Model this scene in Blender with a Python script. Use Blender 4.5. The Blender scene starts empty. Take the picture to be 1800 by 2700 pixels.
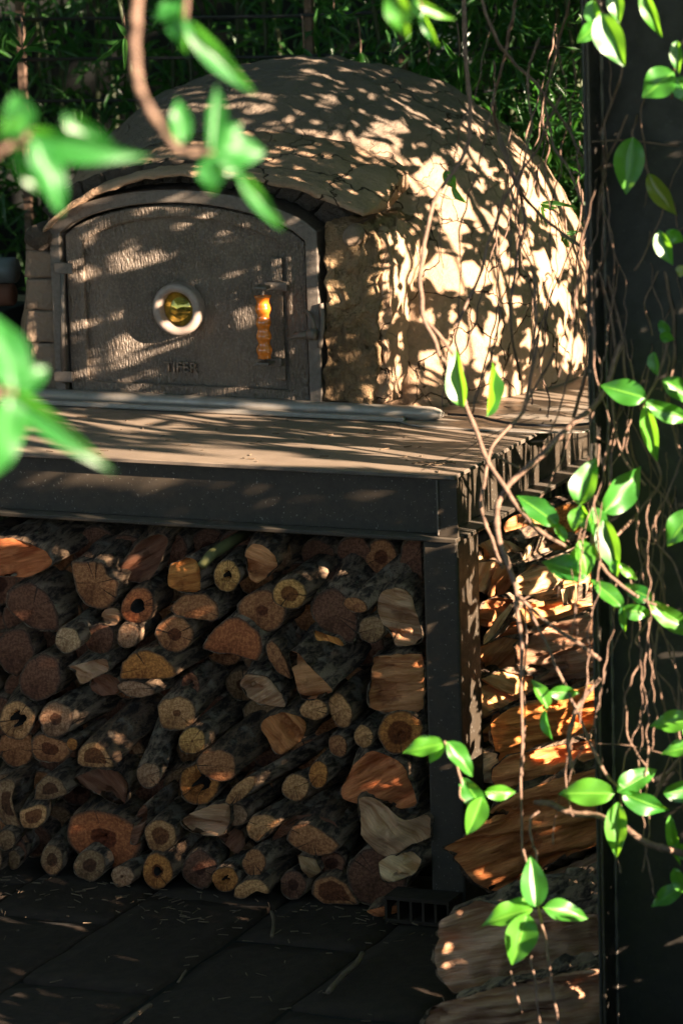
import bpy, math, random
import numpy as np
from mathutils import Vector, Matrix, noise

random.seed(7)
rng = np.random.default_rng(7)
C = bpy.context.scene.collection
SC = bpy.context.scene

# ------------------------------------------------------------------ camera, sky, sun, exposure
F = 11516.936                               # focal length in photo pixels (a 154 mm lens on a 36 mm tall sensor)
CAM = Vector((3.163037, -7.954750, 2.665217))
_th, _p, _ro = 0.4050079, 0.2074311, 0.0304609    # yaw, pitch, roll
_fw = Vector((-math.sin(_th) * math.cos(_p), math.cos(_th) * math.cos(_p), -math.sin(_p)))
_rt = Vector((math.cos(_th), math.sin(_th), 0)); _dn = _fw.cross(_rt)
_r2 = _rt * math.cos(_ro) + _dn * math.sin(_ro); _d2 = -_rt * math.sin(_ro) + _dn * math.cos(_ro)
R = Matrix((_r2, _d2, _fw)).transposed()    # camera (x right, y down, z forward) -> world
_r = lambda x, y: Vector((x - 900.0, y - 1350.0, F))

def ray(x, y): return R @ (_r(x, y) / F)
def DM(d): return float(np.interp(d, [.8, 1.0, 1.35, 1.6, 1.78, 1.9, 2.12, 2.2, 3.7], [4.1, 4.6, 5.4, 6.1, 6.95, 7.36, 7.62, 8.0, 10.2]))
def at(x, y, d): return CAM + ray(x, y) * DM(d)     # a point on a sight line, d = rank in depth (metres through DM)
def ony(x, y, Y):
    r = ray(x, y); return CAM + r * ((Y - CAM.y) / r.y)
def onz(x, y, Z):
    r = ray(x, y); return CAM + r * ((Z - CAM.z) / r.z)

cd = bpy.data.cameras.new('camera')
cam = bpy.data.objects.new('camera', cd); C.objects.link(cam)
M = Matrix((R @ Vector((1, 0, 0)), R @ Vector((0, -1, 0)), R @ Vector((0, 0, -1)))).transposed().to_4x4()
M.translation = CAM
cam.matrix_world = M
cd.sensor_fit = 'VERTICAL'; cd.sensor_height = 36; cd.sensor_width = 24; cd.lens = F * 36 / 2700
cd.clip_start = 0.05; cd.clip_end = 300
cd.dof.use_dof = True; cd.dof.focus_distance = 8.9; cd.dof.aperture_fstop = 5.6
SC.camera = cam

S = Vector((1, -0.34, 0.32)).normalized()   # towards the sun
SUN_EL = math.asin(S.z)
world = bpy.data.worlds.new('World'); SC.world = world; world.use_nodes = True
wn = world.node_tree.nodes; wn.clear()
sky = wn.new('ShaderNodeTexSky'); sky.sky_type = 'NISHITA'; sky.sun_disc = False
sky.sun_elevation = SUN_EL; sky.sun_rotation = math.atan2(S.x, S.y)
sky.air_density = 0.7; sky.dust_density = 0.2; sky.ozone_density = 0.7
bg = wn.new('ShaderNodeBackground'); bg.inputs[1].default_value = 0.05
wo = wn.new('ShaderNodeOutputWorld')
world.node_tree.links.new(sky.outputs[0], bg.inputs[0]); world.node_tree.links.new(bg.outputs[0], wo.inputs[0])
sl = bpy.data.lights.new('sun', 'SUN'); sl.energy = 5.0; sl.angle = math.radians(0.5); sl.color = (1.0, 0.81, 0.61)
sun = bpy.data.objects.new('sun', sl); C.objects.link(sun)
sun.rotation_euler = S.to_track_quat('Z', 'Y').to_euler(); sun.location = (6, -2, 5)
SC.view_settings.view_transform = 'Standard'; SC.view_settings.look = 'None'
SC.view_settings.gamma = 1; SC.view_settings.use_curve_mapping = False
SC.view_settings.exposure = 3.15
SC.cycles.use_denoising = True
SC.cycles.max_bounces = 6; SC.cycles.diffuse_bounces = 4
SC.cycles.sample_clamp_indirect = 6

# ------------------------------------------------------------------ materials
class N:
    """small helper around a node tree"""
    def __init__(s, name):
        s.m = bpy.data.materials.new(name); s.m.use_nodes = True
        s.t = s.m.node_tree; s.t.nodes.clear()
        s.out = s.t.nodes.new('ShaderNodeOutputMaterial')
    def n(s, typ, **kw):
        o = s.t.nodes.new(typ)
        for k, v in kw.items(): setattr(o, k, v)
        return o
    def l(s, a, b): s.t.links.new(a, b)
    def set(s, sock, v):
        if hasattr(v, 'links') or hasattr(v, 'is_linked'): s.l(v, sock)
        elif isinstance(v, (tuple, list)) and len(v) == 3 and sock.type == 'RGBA': sock.default_value = (*v, 1)
        else: sock.default_value = v
    def coord(s, which='Object', scale=(1, 1, 1), rot=(0, 0, 0)):
        c = s.n('ShaderNodeTexCoord'); mp = s.n('ShaderNodeMapping')
        s.l(c.outputs[which], mp.inputs[0]); mp.inputs['Scale'].default_value = scale; mp.inputs['Rotation'].default_value = rot
        return mp.outputs[0]
    def noise(s, co, scale, detail=4, rough=.55, dist=0):
        o = s.n('ShaderNodeTexNoise'); s.l(co, o.inputs['Vector'])
        o.inputs['Scale'].default_value = scale; o.inputs['Detail'].default_value = detail
        o.inputs['Roughness'].default_value = rough; o.inputs['Distortion'].default_value = dist
        return o.outputs[0]
    def ramp(s, f, a, b, ca=0.0, cb=1.0):
        o = s.n('ShaderNodeMapRange'); o.interpolation_type = 'SMOOTHSTEP'
        s.l(f, o.inputs[0])
        o.inputs[1].default_value = a; o.inputs[2].default_value = b; o.inputs[3].default_value = ca; o.inputs[4].default_value = cb
        return o.outputs[0]
    def mix(s, f, a, b, mode='MIX'):
        o = s.n('ShaderNodeMix', data_type='RGBA', blend_type=mode)
        s.set(o.inputs[0], f); s.set(o.inputs[6], a); s.set(o.inputs[7], b)
        return o.outputs[2]
    def math(s, op, a, b=0.0):
        o = s.n('ShaderNodeMath', operation=op); s.set(o.inputs[0], a); s.set(o.inputs[1], b)
        return o.outputs[0]
    def bump(s, h, strength=.5, dist=.01, prev=None):
        o = s.n('ShaderNodeBump'); s.set(o.inputs['Height'], h)
        o.inputs['Strength'].default_value = strength; o.inputs['Distance'].default_value = dist
        if prev is not None: s.l(prev, o.inputs['Normal'])
        return o.outputs[0]
    def done(s, color, rough=.7, metal=0.0, normal=None, spec=.5, coat=0.0):
        p = s.n('ShaderNodeBsdfPrincipled')
        s.set(p.inputs['Base Color'], color); s.set(p.inputs['Roughness'], rough); s.set(p.inputs['Metallic'], metal)
        p.inputs['Specular IOR Level'].default_value = spec
        p.inputs['Coat Weight'].default_value = coat
        if normal is not None: s.l(normal, p.inputs['Normal'])
        s.p = p
        s.l(p.outputs[0], s.out.inputs[0])
        return s.m

def mat_clay(name, base, dark, crack=True, rough_bump=1.0):
    k = N(name); co = k.coord()
    big = k.noise(co, 3.0, 5); fine = k.noise(co, 60, 6, .7); mid = k.noise(co, 14, 5, .6)
    col = k.mix(k.ramp(big, .35, .68), base, dark)
    col = k.mix(k.ramp(fine, .3, .75, 0, .45), col, (base[0] * 1.25, base[1] * 1.22, base[2] * 1.15))
    nrm = k.bump(mid, .9 * rough_bump, .022); nrm = k.bump(fine, .8 * rough_bump, .006, nrm)
    if crack:
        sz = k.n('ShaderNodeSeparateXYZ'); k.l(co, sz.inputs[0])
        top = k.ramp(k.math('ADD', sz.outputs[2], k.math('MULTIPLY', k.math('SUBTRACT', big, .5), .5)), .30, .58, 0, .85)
        col = k.mix(top, col, (.105, .086, .07))  # upper dome painted darker grey to deepen its shade
        nz = k.n('ShaderNodeTexNoise'); k.l(co, nz.inputs[0]); nz.inputs['Scale'].default_value = 7; nz.inputs['Detail'].default_value = 4
        mx = k.n('ShaderNodeMix', data_type='RGBA', blend_type='LINEAR_LIGHT'); mx.inputs[0].default_value = .10
        k.l(co, mx.inputs[6]); k.l(nz.outputs[1], mx.inputs[7])
        v = k.n('ShaderNodeTexVoronoi', feature='DISTANCE_TO_EDGE'); k.l(mx.outputs[2], v.inputs['Vector']); v.inputs['Scale'].default_value = 9
        present = k.ramp(k.noise(co, 2.2, 2), .40, .60)
        edge = k.math('MULTIPLY', k.ramp(v.outputs['Distance'], .0, .020, 1, 0), present)
        col = k.mix(edge, col, (dark[0] * .25, dark[1] * .22, dark[2] * .2))
        nrm = k.bump(k.math('SUBTRACT', 1.0, edge), 1.0, .012, nrm)
    return k.done(col, .93, 0, nrm, .2)

def mat_metal(name, base, dust, metal, rough, amount=.5, bumps=.15, scale=30, dustc=(.20, .165, .13)):
    k = N(name); co = k.coord()
    f1 = k.noise(co, scale, 6, .7); f2 = k.noise(co, 4, 4)
    col = k.mix(k.ramp(f1, .4, .7, 0, .5), base, tuple(c * .55 for c in base))
    g = k.n('ShaderNodeNewGeometry'); sx = k.n('ShaderNodeSeparateXYZ'); k.l(g.outputs['Normal'], sx.inputs[0])
    up = k.ramp(sx.outputs[2], .6, .95, 0, dust)
    up = k.math('MULTIPLY', up, k.ramp(f2, .25, .6, .55, 1))
    col = k.mix(up, col, dustc)
    spots = k.ramp(k.noise(co, 170, 2, .5), .66, .72, 0, amount)
    col = k.mix(spots, col, (.22, .20, .17))
    nrm = k.bump(f1, bumps, .004)
    return k.done(col, k.ramp(f1, .3, .7, rough, min(1, rough + .2)), metal, nrm)

def mat_door():
    k = N('cast_iron'); co = k.coord('Object', (230, 10, 60), (0, math.radians(24), 0))
    s1 = k.noise(co, 1.0, 3, .5, .6)
    co2 = k.coord(); fine = k.noise(co2, 220, 3, .6); f2 = k.noise(co2, 6, 4)
    col = k.mix(k.ramp(f2, .35, .65), (.15, .11, .08), (.095, .07, .052))
    col = k.mix(k.ramp(fine, .45, .7, 0, .5), col, (.26, .2, .15))
    nrm = k.bump(s1, 1.0, .009); nrm = k.bump(fine, .35, .002, nrm)
    return k.done(col, .5, .25, nrm, .6)

def mat_wood_end():
    k = N('cut_wood'); oi = k.n('ShaderNodeObjectInfo')
    a = k.n('ShaderNodeAttribute', attribute_name='rad'); rad = a.outputs['Fac']
    co = k.coord(); n1 = k.noise(co, 26, 4, .6); n2 = k.noise(co, 160, 4, .7)
    wob = k.math('ADD', rad, k.math('MULTIPLY', k.math('SUBTRACT', n1, .5), .22))
    hs = k.math('SUBTRACT', wob, oi.outputs['Alpha'])
    inheart = k.ramp(hs, -.03, .04, 1, 0)
    heart = k.mix(1.0, oi.outputs['Color'], (.36, .26, .22), 'MULTIPLY')
    col = k.mix(inheart, oi.outputs['Color'], heart)
    rings = k.n('ShaderNodeMath', operation='SINE'); k.l(k.math('MULTIPLY', wob, 46.0), rings.inputs[0])
    col = k.mix(k.ramp(rings.outputs[0], .1, 1, 0, .28), col, k.mix(1.0, col, (.62, .5, .42), 'MULTIPLY'))
    col = k.mix(k.ramp(n2, .40, .58, 0, .75), col, k.mix(1.0, col, (.45, .36, .3), 'MULTIPLY'))
    nv = k.n('ShaderNodeVectorMath', operation='NORMALIZE'); fl = k.n('ShaderNodeVectorMath', operation='MULTIPLY'); k.l(co, fl.inputs[0]); fl.inputs[1].default_value = (1, 0, 1); k.l(fl.outputs[0], nv.inputs[0])
    nv2 = k.n('ShaderNodeVectorMath', operation='ADD'); k.l(nv.outputs[0], nv2.inputs[0]); cmb = k.n('ShaderNodeCombineXYZ'); k.l(k.math('MULTIPLY', oi.outputs['Random'], 40.0), cmb.inputs[1]); k.l(cmb.outputs[0], nv2.inputs[1])
    rc = k.noise(nv2.outputs[0], 5.5, 3, .6)
    crk = k.math('MULTIPLY', k.ramp(rc, .645, .665, 0, 1), k.ramp(rad, .05, .3, 0, .85))
    col = k.mix(crk, col, (.03, .018, .012))
    col = k.mix(k.ramp(k.noise(co, 5, 3, .5), .35, .65, 0, .5), col, k.mix(1.0, col, (.7, .55, .45), 'MULTIPLY'))
    dirt = k.ramp(k.noise(co, 11, 5, .65), .46, .68, 0, .8)
    col = k.mix(dirt, col, k.mix(1.0, col, (.38, .33, .3), 'MULTIPLY'))
    col = k.mix(k.ramp(rad, .86, 1.0, 0, .7), col, (.06, .04, .028))
    saw = k.noise(k.coord('Object', (1, 1, 5), (0, .6, 0)), 70, 3, .6)
    nrm = k.bump(saw, .8, .005); nrm = k.bump(n2, .6, .003, nrm); nrm = k.bump(k.math('SUBTRACT', 1.0, crk), 1.0, .006, nrm)
    return k.done(col, .85, 0, nrm, .25)

def mat_split():
    """riven wood: grain along u"""
    k = N('split_wood'); oi = k.n('ShaderNodeObjectInfo')
    uv = k.coord('UV', (1.2, 9, 1)); co = k.coord()
    g1 = k.noise(uv, 7, 6, .65, .5); g2 = k.noise(k.coord('UV', (1, 14, 1)), 22, 4, .6)
    col = k.mix(k.ramp(g1, .38, .64), oi.outputs['Color'], k.mix(1.0, oi.outputs['Color'], (.66, .52, .42), 'MULTIPLY'))
    col = k.mix(k.ramp(g2, .5, .7, 0, .6), col, k.mix(1.0, col, (1.5, 1.5, 1.4), 'MULTIPLY'))
    col = k.mix(k.ramp(g1, .68, .76, 0, .85), col, (.045, .028, .02))
    col = k.mix(k.ramp(k.noise(co, 12, 5, .6), .56, .7, 0, .7), col, k.mix(1.0, col, (.35, .28, .26), 'MULTIPLY'))
    nrm = k.bump(g1, .8, .014); nrm = k.bump(g2, .6, .004, nrm)
    return k.done(col, .85, 0, nrm, .25)

def mat_bark():
    k = N('bark'); oi = k.n('ShaderNodeObjectInfo'); co = k.coord()
    st = k.coord('Object', (1, .22, 1)); n1 = k.noise(st, 55, 6, .7, .4); n2 = k.noise(co, 18, 5, .6)
    hue = k.mix(oi.outputs['Random'], (.17, .098, .056), (.27, .18, .115))
    col = k.mix(k.ramp(n1, .38, .62), (.035, .024, .018), hue)
    lich = k.ramp(k.noise(co, 28, 4, .7), .63, .68, 0, .8)
    lich = k.math('MULTIPLY', lich, k.ramp(oi.outputs['Random'], .35, .6))
    col = k.mix(k.math('MULTIPLY', lich, .6), col, (.20, .20, .11))
    col = k.mix(k.ramp(n2, .55, .68, 0, .6), col, (.30, .235, .17))
    nrm = k.bump(n1, 1.0, .014); nrm = k.bump(n2, .5, .01, nrm)
    return k.done(col, .95, 0, nrm, .15)

def mat_leaf(name, a, b, trans, rough=.32, rib=True):
    k = N(name); oi = k.n('ShaderNodeObjectInfo')
    co = k.coord(); n1 = k.noise(co, 3 if rib else 20, 3)
    g = k.n('ShaderNodeNewGeometry')
    rnd = oi.outputs['Random'] if rib else g.outputs['Random Per Island']
    col = k.mix(rnd, a, b)
    col = k.mix(k.ramp(n1, .4, .65, 0, .35), col, k.mix(1.0, col, (.7, .75, .6), 'MULTIPLY'))
    nrm = None
    if rib:
        blem = k.ramp(k.noise(k.coord('Object', (4, 4, 4)), 2.6, 4, .6), .66, .72, 0, .8)
        blem = k.math('MULTIPLY', blem, k.ramp(rnd, .45, .6)); col = k.mix(blem, col, (.16, .11, .03))
        uv = k.n('ShaderNodeTexCoord'); sx = k.n('ShaderNodeSeparateXYZ'); k.l(uv.outputs['UV'], sx.inputs[0])
        dx = k.math('ABSOLUTE', k.math('SUBTRACT', sx.outputs[0], .5))
        mid = k.ramp(dx, .008, .035, 1, 0)
        w = k.n('ShaderNodeMath', operation='SINE')
        k.l(k.math('MULTIPLY', k.math('SUBTRACT', sx.outputs[1], k.math('MULTIPLY', dx, .55)), 58.0), w.inputs[0])
        vein = k.ramp(w.outputs[0], .9, 1.0, 0, .10)
        col = k.mix(mid, col, (b[0] * 2.2, b[1] * 1.7, b[2] * 2.4))
        col = k.mix(vein, col, (b[0] * 1.8, b[1] * 1.5, b[2] * 2))
        nrm = k.bump(mid, .3, .02)
    p = k.n('ShaderNodeBsdfPrincipled'); k.set(p.inputs['Base Color'], col); p.inputs['Roughness'].default_value = rough
    p.inputs['Specular IOR Level'].default_value = .6
    tr = k.n('ShaderNodeBsdfTranslucent'); k.set(tr.inputs[0], trans)
    if nrm is not None: k.l(nrm, p.inputs['Normal'])
    ms = k.n('ShaderNodeMixShader'); ms.inputs[0].default_value = .45
    k.l(p.outputs[0], ms.inputs[1]); k.l(tr.outputs[0], ms.inputs[2]); k.l(ms.outputs[0], k.out.inputs[0])
    return k.m

def mat_plain(name, c, rough=.7, metal=0, scale=40, amp=.4, bump=.3, spec=.4, coat=0):
    k = N(name); co = k.coord(); n = k.noise(co, scale, 5, .6)
    col = k.mix(k.ramp(n, .35, .68, 0, amp), c, tuple(x * .45 for x in c))
    return k.done(col, rough, metal, k.bump(n, bump, .004), spec, coat)

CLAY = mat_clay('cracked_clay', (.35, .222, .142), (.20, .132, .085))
CLAYROUGH = mat_clay('crumbling_mortar', (.36, .235, .13), (.10, .06, .032), False, 2.6)
SOOT = mat_clay('sooty_brick', (.075, .055, .042), (.02, .016, .013), False, 1.2)
ADOBE = mat_clay('adobe_brick', (.20, .14, .10), (.12, .085, .06), False, .6)
IRON = mat_door()
RINGM = mat_metal('window_ring_metal', (.30, .23, .19), .3, .2, .5, .2, .15, 60)
IRON2 = mat_metal('iron_frame', (.13, .105, .085), .3, .3, .45, .3, .5, 120)
DARKSTEEL = mat_metal('post_steel', (.017, .0135, .010), .2, .1, .5, .1, .1, 30, (.05, .05, .05))
STEEL = mat_metal('black_steel', (.042, .031, .021), .55, .25, .42, .55, .12, 40)
TOP = mat_metal('dusty_steel_sheet', (.10, .076, .058), .8, .1, .5, .3, .2, 25, (.25, .185, .135))
RAIL = mat_metal('worn_steel_tube', (.30, .26, .22), .3, .3, .33, .2, .15, 20)
WOOD, SPLIT, BARK = mat_wood_end(), mat_split(), mat_bark()
HOLE = mat_plain('rotten_hollow', (.018, .012, .009), .95)
LEAF = mat_leaf('vine_leaf', (.018, .13, .02), (.075, .24, .018), (.28, .64, .03), .38)
LEAFY = mat_leaf('yellowing_leaf', (.16, .20, .02), (.2, .22, .03), (.4, .5, .04))
BAMBOO = mat_leaf('bamboo_leaf', (.015, .06, .015), (.04, .12, .025), (.06, .22, .02), .35, False)
HEDGE = mat_leaf('hedge_leaf', (.03, .09, .015), (.06, .13, .025), (.06, .16, .02), .5, False)
STEM = mat_plain('vine_bark', (.15, .09, .062), .8, 0, 90, .7, .6, .3)
CULM = mat_plain('bamboo_culm', (.04, .05, .022), .5)
SLATE = mat_plain('dark_slate', (.034, .0205, .0125), .9, 0, 30, .6, .9, .3)
SOIL = mat_plain('dark_soil', (.02, .017, .014), .95, 0, 20, .5, .8, .2)
AMBER = mat_plain('amber_resin', (.62, .16, .015), .12, 0, 30, .8, .1, .6, .6)
WIRE = mat_plain('dark_wire', (.02, .02, .022), .6)
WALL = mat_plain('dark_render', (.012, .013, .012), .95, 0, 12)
GREY = mat_plain('grey_zinc', (.16, .17, .17), .5, .4)
TERRA = mat_plain('terracotta', (.18, .07, .04), .85)
PALE = mat_plain('pale_stone', (.35, .38, .34), .9, 0, 14)
TWIG = mat_plain('dry_twig', (.13, .085, .05), .9)
k = N('painted_reflection'); kc = k.coord('Object')
REFLG = k.done(k.mix(k.ramp(k.noise(kc, 34, 3, .5, .8), .35, .62), (.62, .42, .06), (.22, .16, .03)), .08, .75, None, .8)  # mottled yellow paints in the reflected surroundings

# ------------------------------------------------------------------ mesh helpers
def mesh_obj(name, verts, faces, mat, parent=None, origin=None, smooth=False, mats=None, fmat=None):
    me = bpy.data.meshes.new(name)
    V = np.asarray([tuple(v) for v in verts], dtype=float)
    o3 = np.array(origin if origin is not None else (0, 0, 0), float)
    me.from_pydata((V - o3).tolist(), [], faces)
    for m in (mats or [mat]): me.materials.append(m)
    if fmat is not None: me.polygons.foreach_set('material_index', fmat)
    if smooth: me.polygons.foreach_set('use_smooth', [True] * len(me.polygons))
    me.update()
    o = bpy.data.objects.new(name, me); C.objects.link(o)
    if parent is not None:
        o.parent = parent; o.location = Vector(o3) - wloc(parent)
    else: o.location = o3
    return o

def wloc(o):
    v = Vector((0, 0, 0))
    while o is not None: v += o.location; o = o.parent
    return v

def tag(o, label=None, cat=None, group=None, kind=None):
    if label: o['label'] = label
    if cat: o['category'] = cat
    if group: o['group'] = group
    if kind: o['kind'] = kind
    return o

def empty(name, loc=(0, 0, 0)):
    o = bpy.data.objects.new(name, None); C.objects.link(o); o.location = loc; o.empty_display_size = .05; return o

def bev(o, w=.003, seg=2):
    m = o.modifiers.new('bevel', 'BEVEL'); m.width = w; m.segments = seg; m.limit_method = 'ANGLE'; return o

def box(name, x0, x1, y0, y1, z0, z1, mat, parent=None, b=.002):
    v = [(x, y, z) for x in (x0, x1) for y in (y0, y1) for z in (z0, z1)]
    f = [(0, 1, 3, 2), (4, 6, 7, 5), (0, 4, 5, 1), (2, 3, 7, 6), (0, 2, 6, 4), (1, 5, 7, 3)]
    o = mesh_obj(name, v, f, mat, parent, ((x0 + x1) / 2, (y0 + y1) / 2, (z0 + z1) / 2))
    return bev(o, b) if b else o

def prism(name, pts, y0, y1, mat, parent=None, b=.003):
    """outline in (x, z) extruded between two y"""
    n = len(pts)
    v = [(p[0], y0, p[1]) for p in pts] + [(p[0], y1, p[1]) for p in pts]
    f = [tuple(range(n)), tuple(range(2 * n - 1, n - 1, -1))] + [(i, i + n, (i + 1) % n + n, (i + 1) % n) for i in range(n)]
    c = np.mean(np.array(v), 0)
    o = mesh_obj(name, v, f, mat, parent, c)
    return bev(o, b) if b else o

def strip(name, inner, outer, y0, y1, mat, parent=None, closed=True, b=.002):
    """a band between two outlines (x, z), with thickness in y"""
    n = len(inner); v = []
    for y in (y0, y1):
        v += [(p[0], y, p[1]) for p in inner] + [(p[0], y, p[1]) for p in outer]
    f = []; m = n if closed else n - 1
    for i in range(m):
        j = (i + 1) % n
        f += [(i, j, n + j, n + i), (2 * n + i, 3 * n + i, 3 * n + j, 2 * n + j), (i, 2 * n + i, 2 * n + j, j), (n + i, n + j, 3 * n + j, 3 * n + i)]
    if not closed: f += [(0, n, 3 * n, 2 * n), (n - 1, 3 * n - 1, 4 * n - 1, 2 * n - 1)]
    o = mesh_obj(name, v, f, mat, parent, np.mean(np.array(v), 0))
    return bev(o, b) if b else o

def spline(pts, n=6):
    P = [np.array(p, float) for p in pts]; P = [2 * P[0] - P[1]] + P + [2 * P[-1] - P[-2]]
    out = []
    for i in range(1, len(P) - 2):
        for k_ in range(n):
            t = k_ / n
            out.append(.5 * ((2 * P[i]) + (-P[i - 1] + P[i + 1]) * t + (2 * P[i - 1] - 5 * P[i] + 4 * P[i + 1] - P[i + 2]) * t * t + (-P[i - 1] + 3 * P[i] - 3 * P[i + 1] + P[i + 2]) * t ** 3))
    out.append(P[-2]); return out

def tube_data(pts, rad, seg=7, rough=0.0, cap=True):
    P = np.array(pts, float); n = len(P)
    r = np.array(rad, float) if hasattr(rad, '__len__') else np.full(n, rad)
    T = np.gradient(P, axis=0); T /= np.linalg.norm(T, axis=1)[:, None] + 1e-12
    up = np.array([0., 0, 1]) if abs(T[0][2]) < .9 else np.array([1., 0, 0])
    v = []
    for i in range(n):
        a = np.cross(T[i], up); a /= np.linalg.norm(a) + 1e-12; b = np.cross(T[i], a); up = np.cross(a, T[i]) * 1.0
        for k_ in range(seg):
            an = 2 * math.pi * k_ / seg
            q = r[i] * (1 + (rng.uniform(-rough, rough) if rough else 0))
            v.append(P[i] + (a * math.cos(an) + b * math.sin(an)) * q)
    f = [(i * seg + k_, i * seg + (k_ + 1) % seg, (i + 1) * seg + (k_ + 1) % seg, (i + 1) * seg + k_) for i in range(n - 1) for k_ in range(seg)]
    if cap: f += [tuple(range(seg - 1, -1, -1)), tuple((n - 1) * seg + k_ for k_ in range(seg))]
    return v, f

def tube(name, pts, rad, mat, parent=None, seg=7, rough=0.0):
    v, f = tube_data(pts, rad, seg, rough)
    return mesh_obj(name, v, f, mat, parent, pts[0], True)

def merge(parts):
    V = []; Fc = []
    for v, f in parts:
        o = len(V); V += list(v); Fc += [tuple(i + o for i in q) for q in f]
    return V, Fc

def lathe(name, prof, center, axis, mat, parent=None, seg=32):
    ax = Vector(axis).normalized(); a = ax.orthogonal().normalized(); b = ax.cross(a); c = Vector(center)
    v = [c + ax * h + (a * math.cos(2 * math.pi * k_ / seg) + b * math.sin(2 * math.pi * k_ / seg)) * r for r, h in prof for k_ in range(seg)]
    f = [(i * seg + k_, i * seg + (k_ + 1) % seg, (i + 1) * seg + (k_ + 1) % seg, (i + 1) * seg + k_) for i in range(len(prof) - 1) for k_ in range(seg)]
    return mesh_obj(name, v, f, mat, parent, center, True)

# ------------------------------------------------------------------ the setting: ground, slabs, walls
g = mesh_obj('ground', [(-60, -60, -.03), (60, -60, -.03), (60, 60, -.03), (-60, 60, -.03)], [(0, 1, 2, 3)], SOIL); tag(g, kind='structure')
pat = mesh_obj('patio', [(-3.2, -3.2, -.012), (1.9, -3.2, -.012), (1.9, 2.6, -.012), (-3.2, 2.6, -.012)], [(0, 1, 2, 3)], SOIL); tag(pat, kind='structure')

def slab(x0, x1, y0, y1, h):
    nx, ny = 7, 12; v = []; f = []
    for j in range(ny + 1):
        for i in range(nx + 1):
            x = x0 + (x1 - x0) * i / nx; y = y0 + (y1 - y0) * j / ny
            e = min(x - x0, x1 - x, y - y0, y1 - y)
            z = h + .006 * noise.noise(Vector((x * 9, y * 9, 1))) + .003 * noise.noise(Vector((x * 30, y * 30, 2))) - (.006 if e < 1e-6 else 0)
            wob = .004 * noise.noise(Vector((x * 12, y * 12, 5)))
            v.append((x + wob, y + wob, z))
    for j in range(ny):
        for i in range(nx):
            a = j * (nx + 1) + i; f.append((a, a + 1, a + nx + 2, a + nx + 1))
    rim = [i for i in range(nx + 1)] + [j * (nx + 1) + nx for j in range(1, ny + 1)] + [ny * (nx + 1) + i for i in range(nx - 1, -1, -1)] + [j * (nx + 1) for j in range(ny - 1, 0, -1)]
    b0 = len(v)
    for i in rim: v.append((v[i][0], v[i][1], -.03))
    m = len(rim)
    for i in range(m): f.append((rim[(i + 1) % m], rim[i], b0 + i, b0 + (i + 1) % m))
    return mesh_obj('paving_slab', v, f, SLATE, pat, ((x0 + x1) / 2, (y0 + y1) / 2, 0), True)
gapw = .013
for ci, x0 in enumerate(np.arange(-3.27 + .0, 1.8, .2857)):
    y = -2.0 + (.31 if ci % 2 else 0) - .17
    x0 = -.706 + .2875 * round((x0 + .706) / .2857)
    while y < 1.6:
        ln = .62 + .1 * math.sin(ci * 3.1 + y * 5)
        if -1.3 < y + ln and y < 1.2 and x0 < 1.2:
            slab(x0 + gapw / 2, x0 + .2875 - gapw / 2, y, y + ln - gapw, random.uniform(-.004, .006))
        y += ln

w = box('screen_wall', -9, 4.5, 4.3, 4.55, -.03, 3.2, WALL, None, 0); tag(w, 'dark wall added behind the bamboo to keep the background black', 'wall')  # dark backdrop added so the depth behind the bamboo stays black
w = box('screen_wall', -4.9, -4.7, -2, 4.25, -.03, 3.0, WALL, None, 0); tag(w, 'dark side wall of the garden beyond the left of the oven', 'wall')

w = box('screen_wall', 7.0, 7.25, -9.4, 4.25, -.03, 2.1, WALL, None, 0); tag(w, 'unseen low dark wall added far right to block the low sky', 'wall')  # added out of view, blocks low sky on the sun side
w = box('screen_wall', -5, 7.25, -9.9, -9.65, -.03, 1.6, WALL, None, 0); tag(w, 'unseen low dark wall added behind the viewpoint to limit sky light', 'wall')  # added behind the camera to limit light from low sky

# ------------------------------------------------------------------ the steel bench
T = empty('steel_bench', (0, 0, 0)); tag(T, 'black welded steel bench of channel beams carrying the clay oven', 'bench')
ZT = .93; ZB = .792; XL = -2.25; YB = 1.9
box('tabletop', XL, .0, .0, YB, ZT - .008, ZT, TOP, T, .0015)
for (nm, y0, s) in (('front_beam', 0, 1),):
    box('beam_web', XL, -.046, .040, .048, ZB + .009, ZT - .0085, STEEL, T, .001)
    box('beam_flange', XL, -.0005, .001, .048, ZB, ZB + .0085, STEEL, T, .002)
    box('beam_web', -.045, -.037, .0495, YB, ZB + .009, ZT - .0085, STEEL, T, .001)
    box('beam_flange', -.047, .006, .0495, YB, ZB, ZB + .0085, STEEL, T, .002)
    box('corner_plate', -.0445, -.001, .014, .022, ZB + .009, ZT - .0085, STEEL, T, .001)
    box('end_stiffener', -.0440, -.0365, .0225, .0395, ZB + .009, ZT - .0085, STEEL, T, .001)
for x0 in (-.0805, -2.2):
    box('leg', x0, x0 + .076, .018, .138, .004, ZB - .001, STEEL, T, .006)
box('leg', -.074, -.003, 1.75, 1.87, .004, ZB - .001, STEEL, T, .006)
box('leg', -2.2, -2.129, 1.75, 1.87, .004, ZB - .001, STEEL, T, .006)
box('foot_plate', -.09, .02, .0, .15, .000, .006, STEEL, T, .001)
box('weld_seam', -.0445, -.0405, .0100, .0138, ZB + .012, ZT - .012, IRON2, T, .0015)

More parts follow.
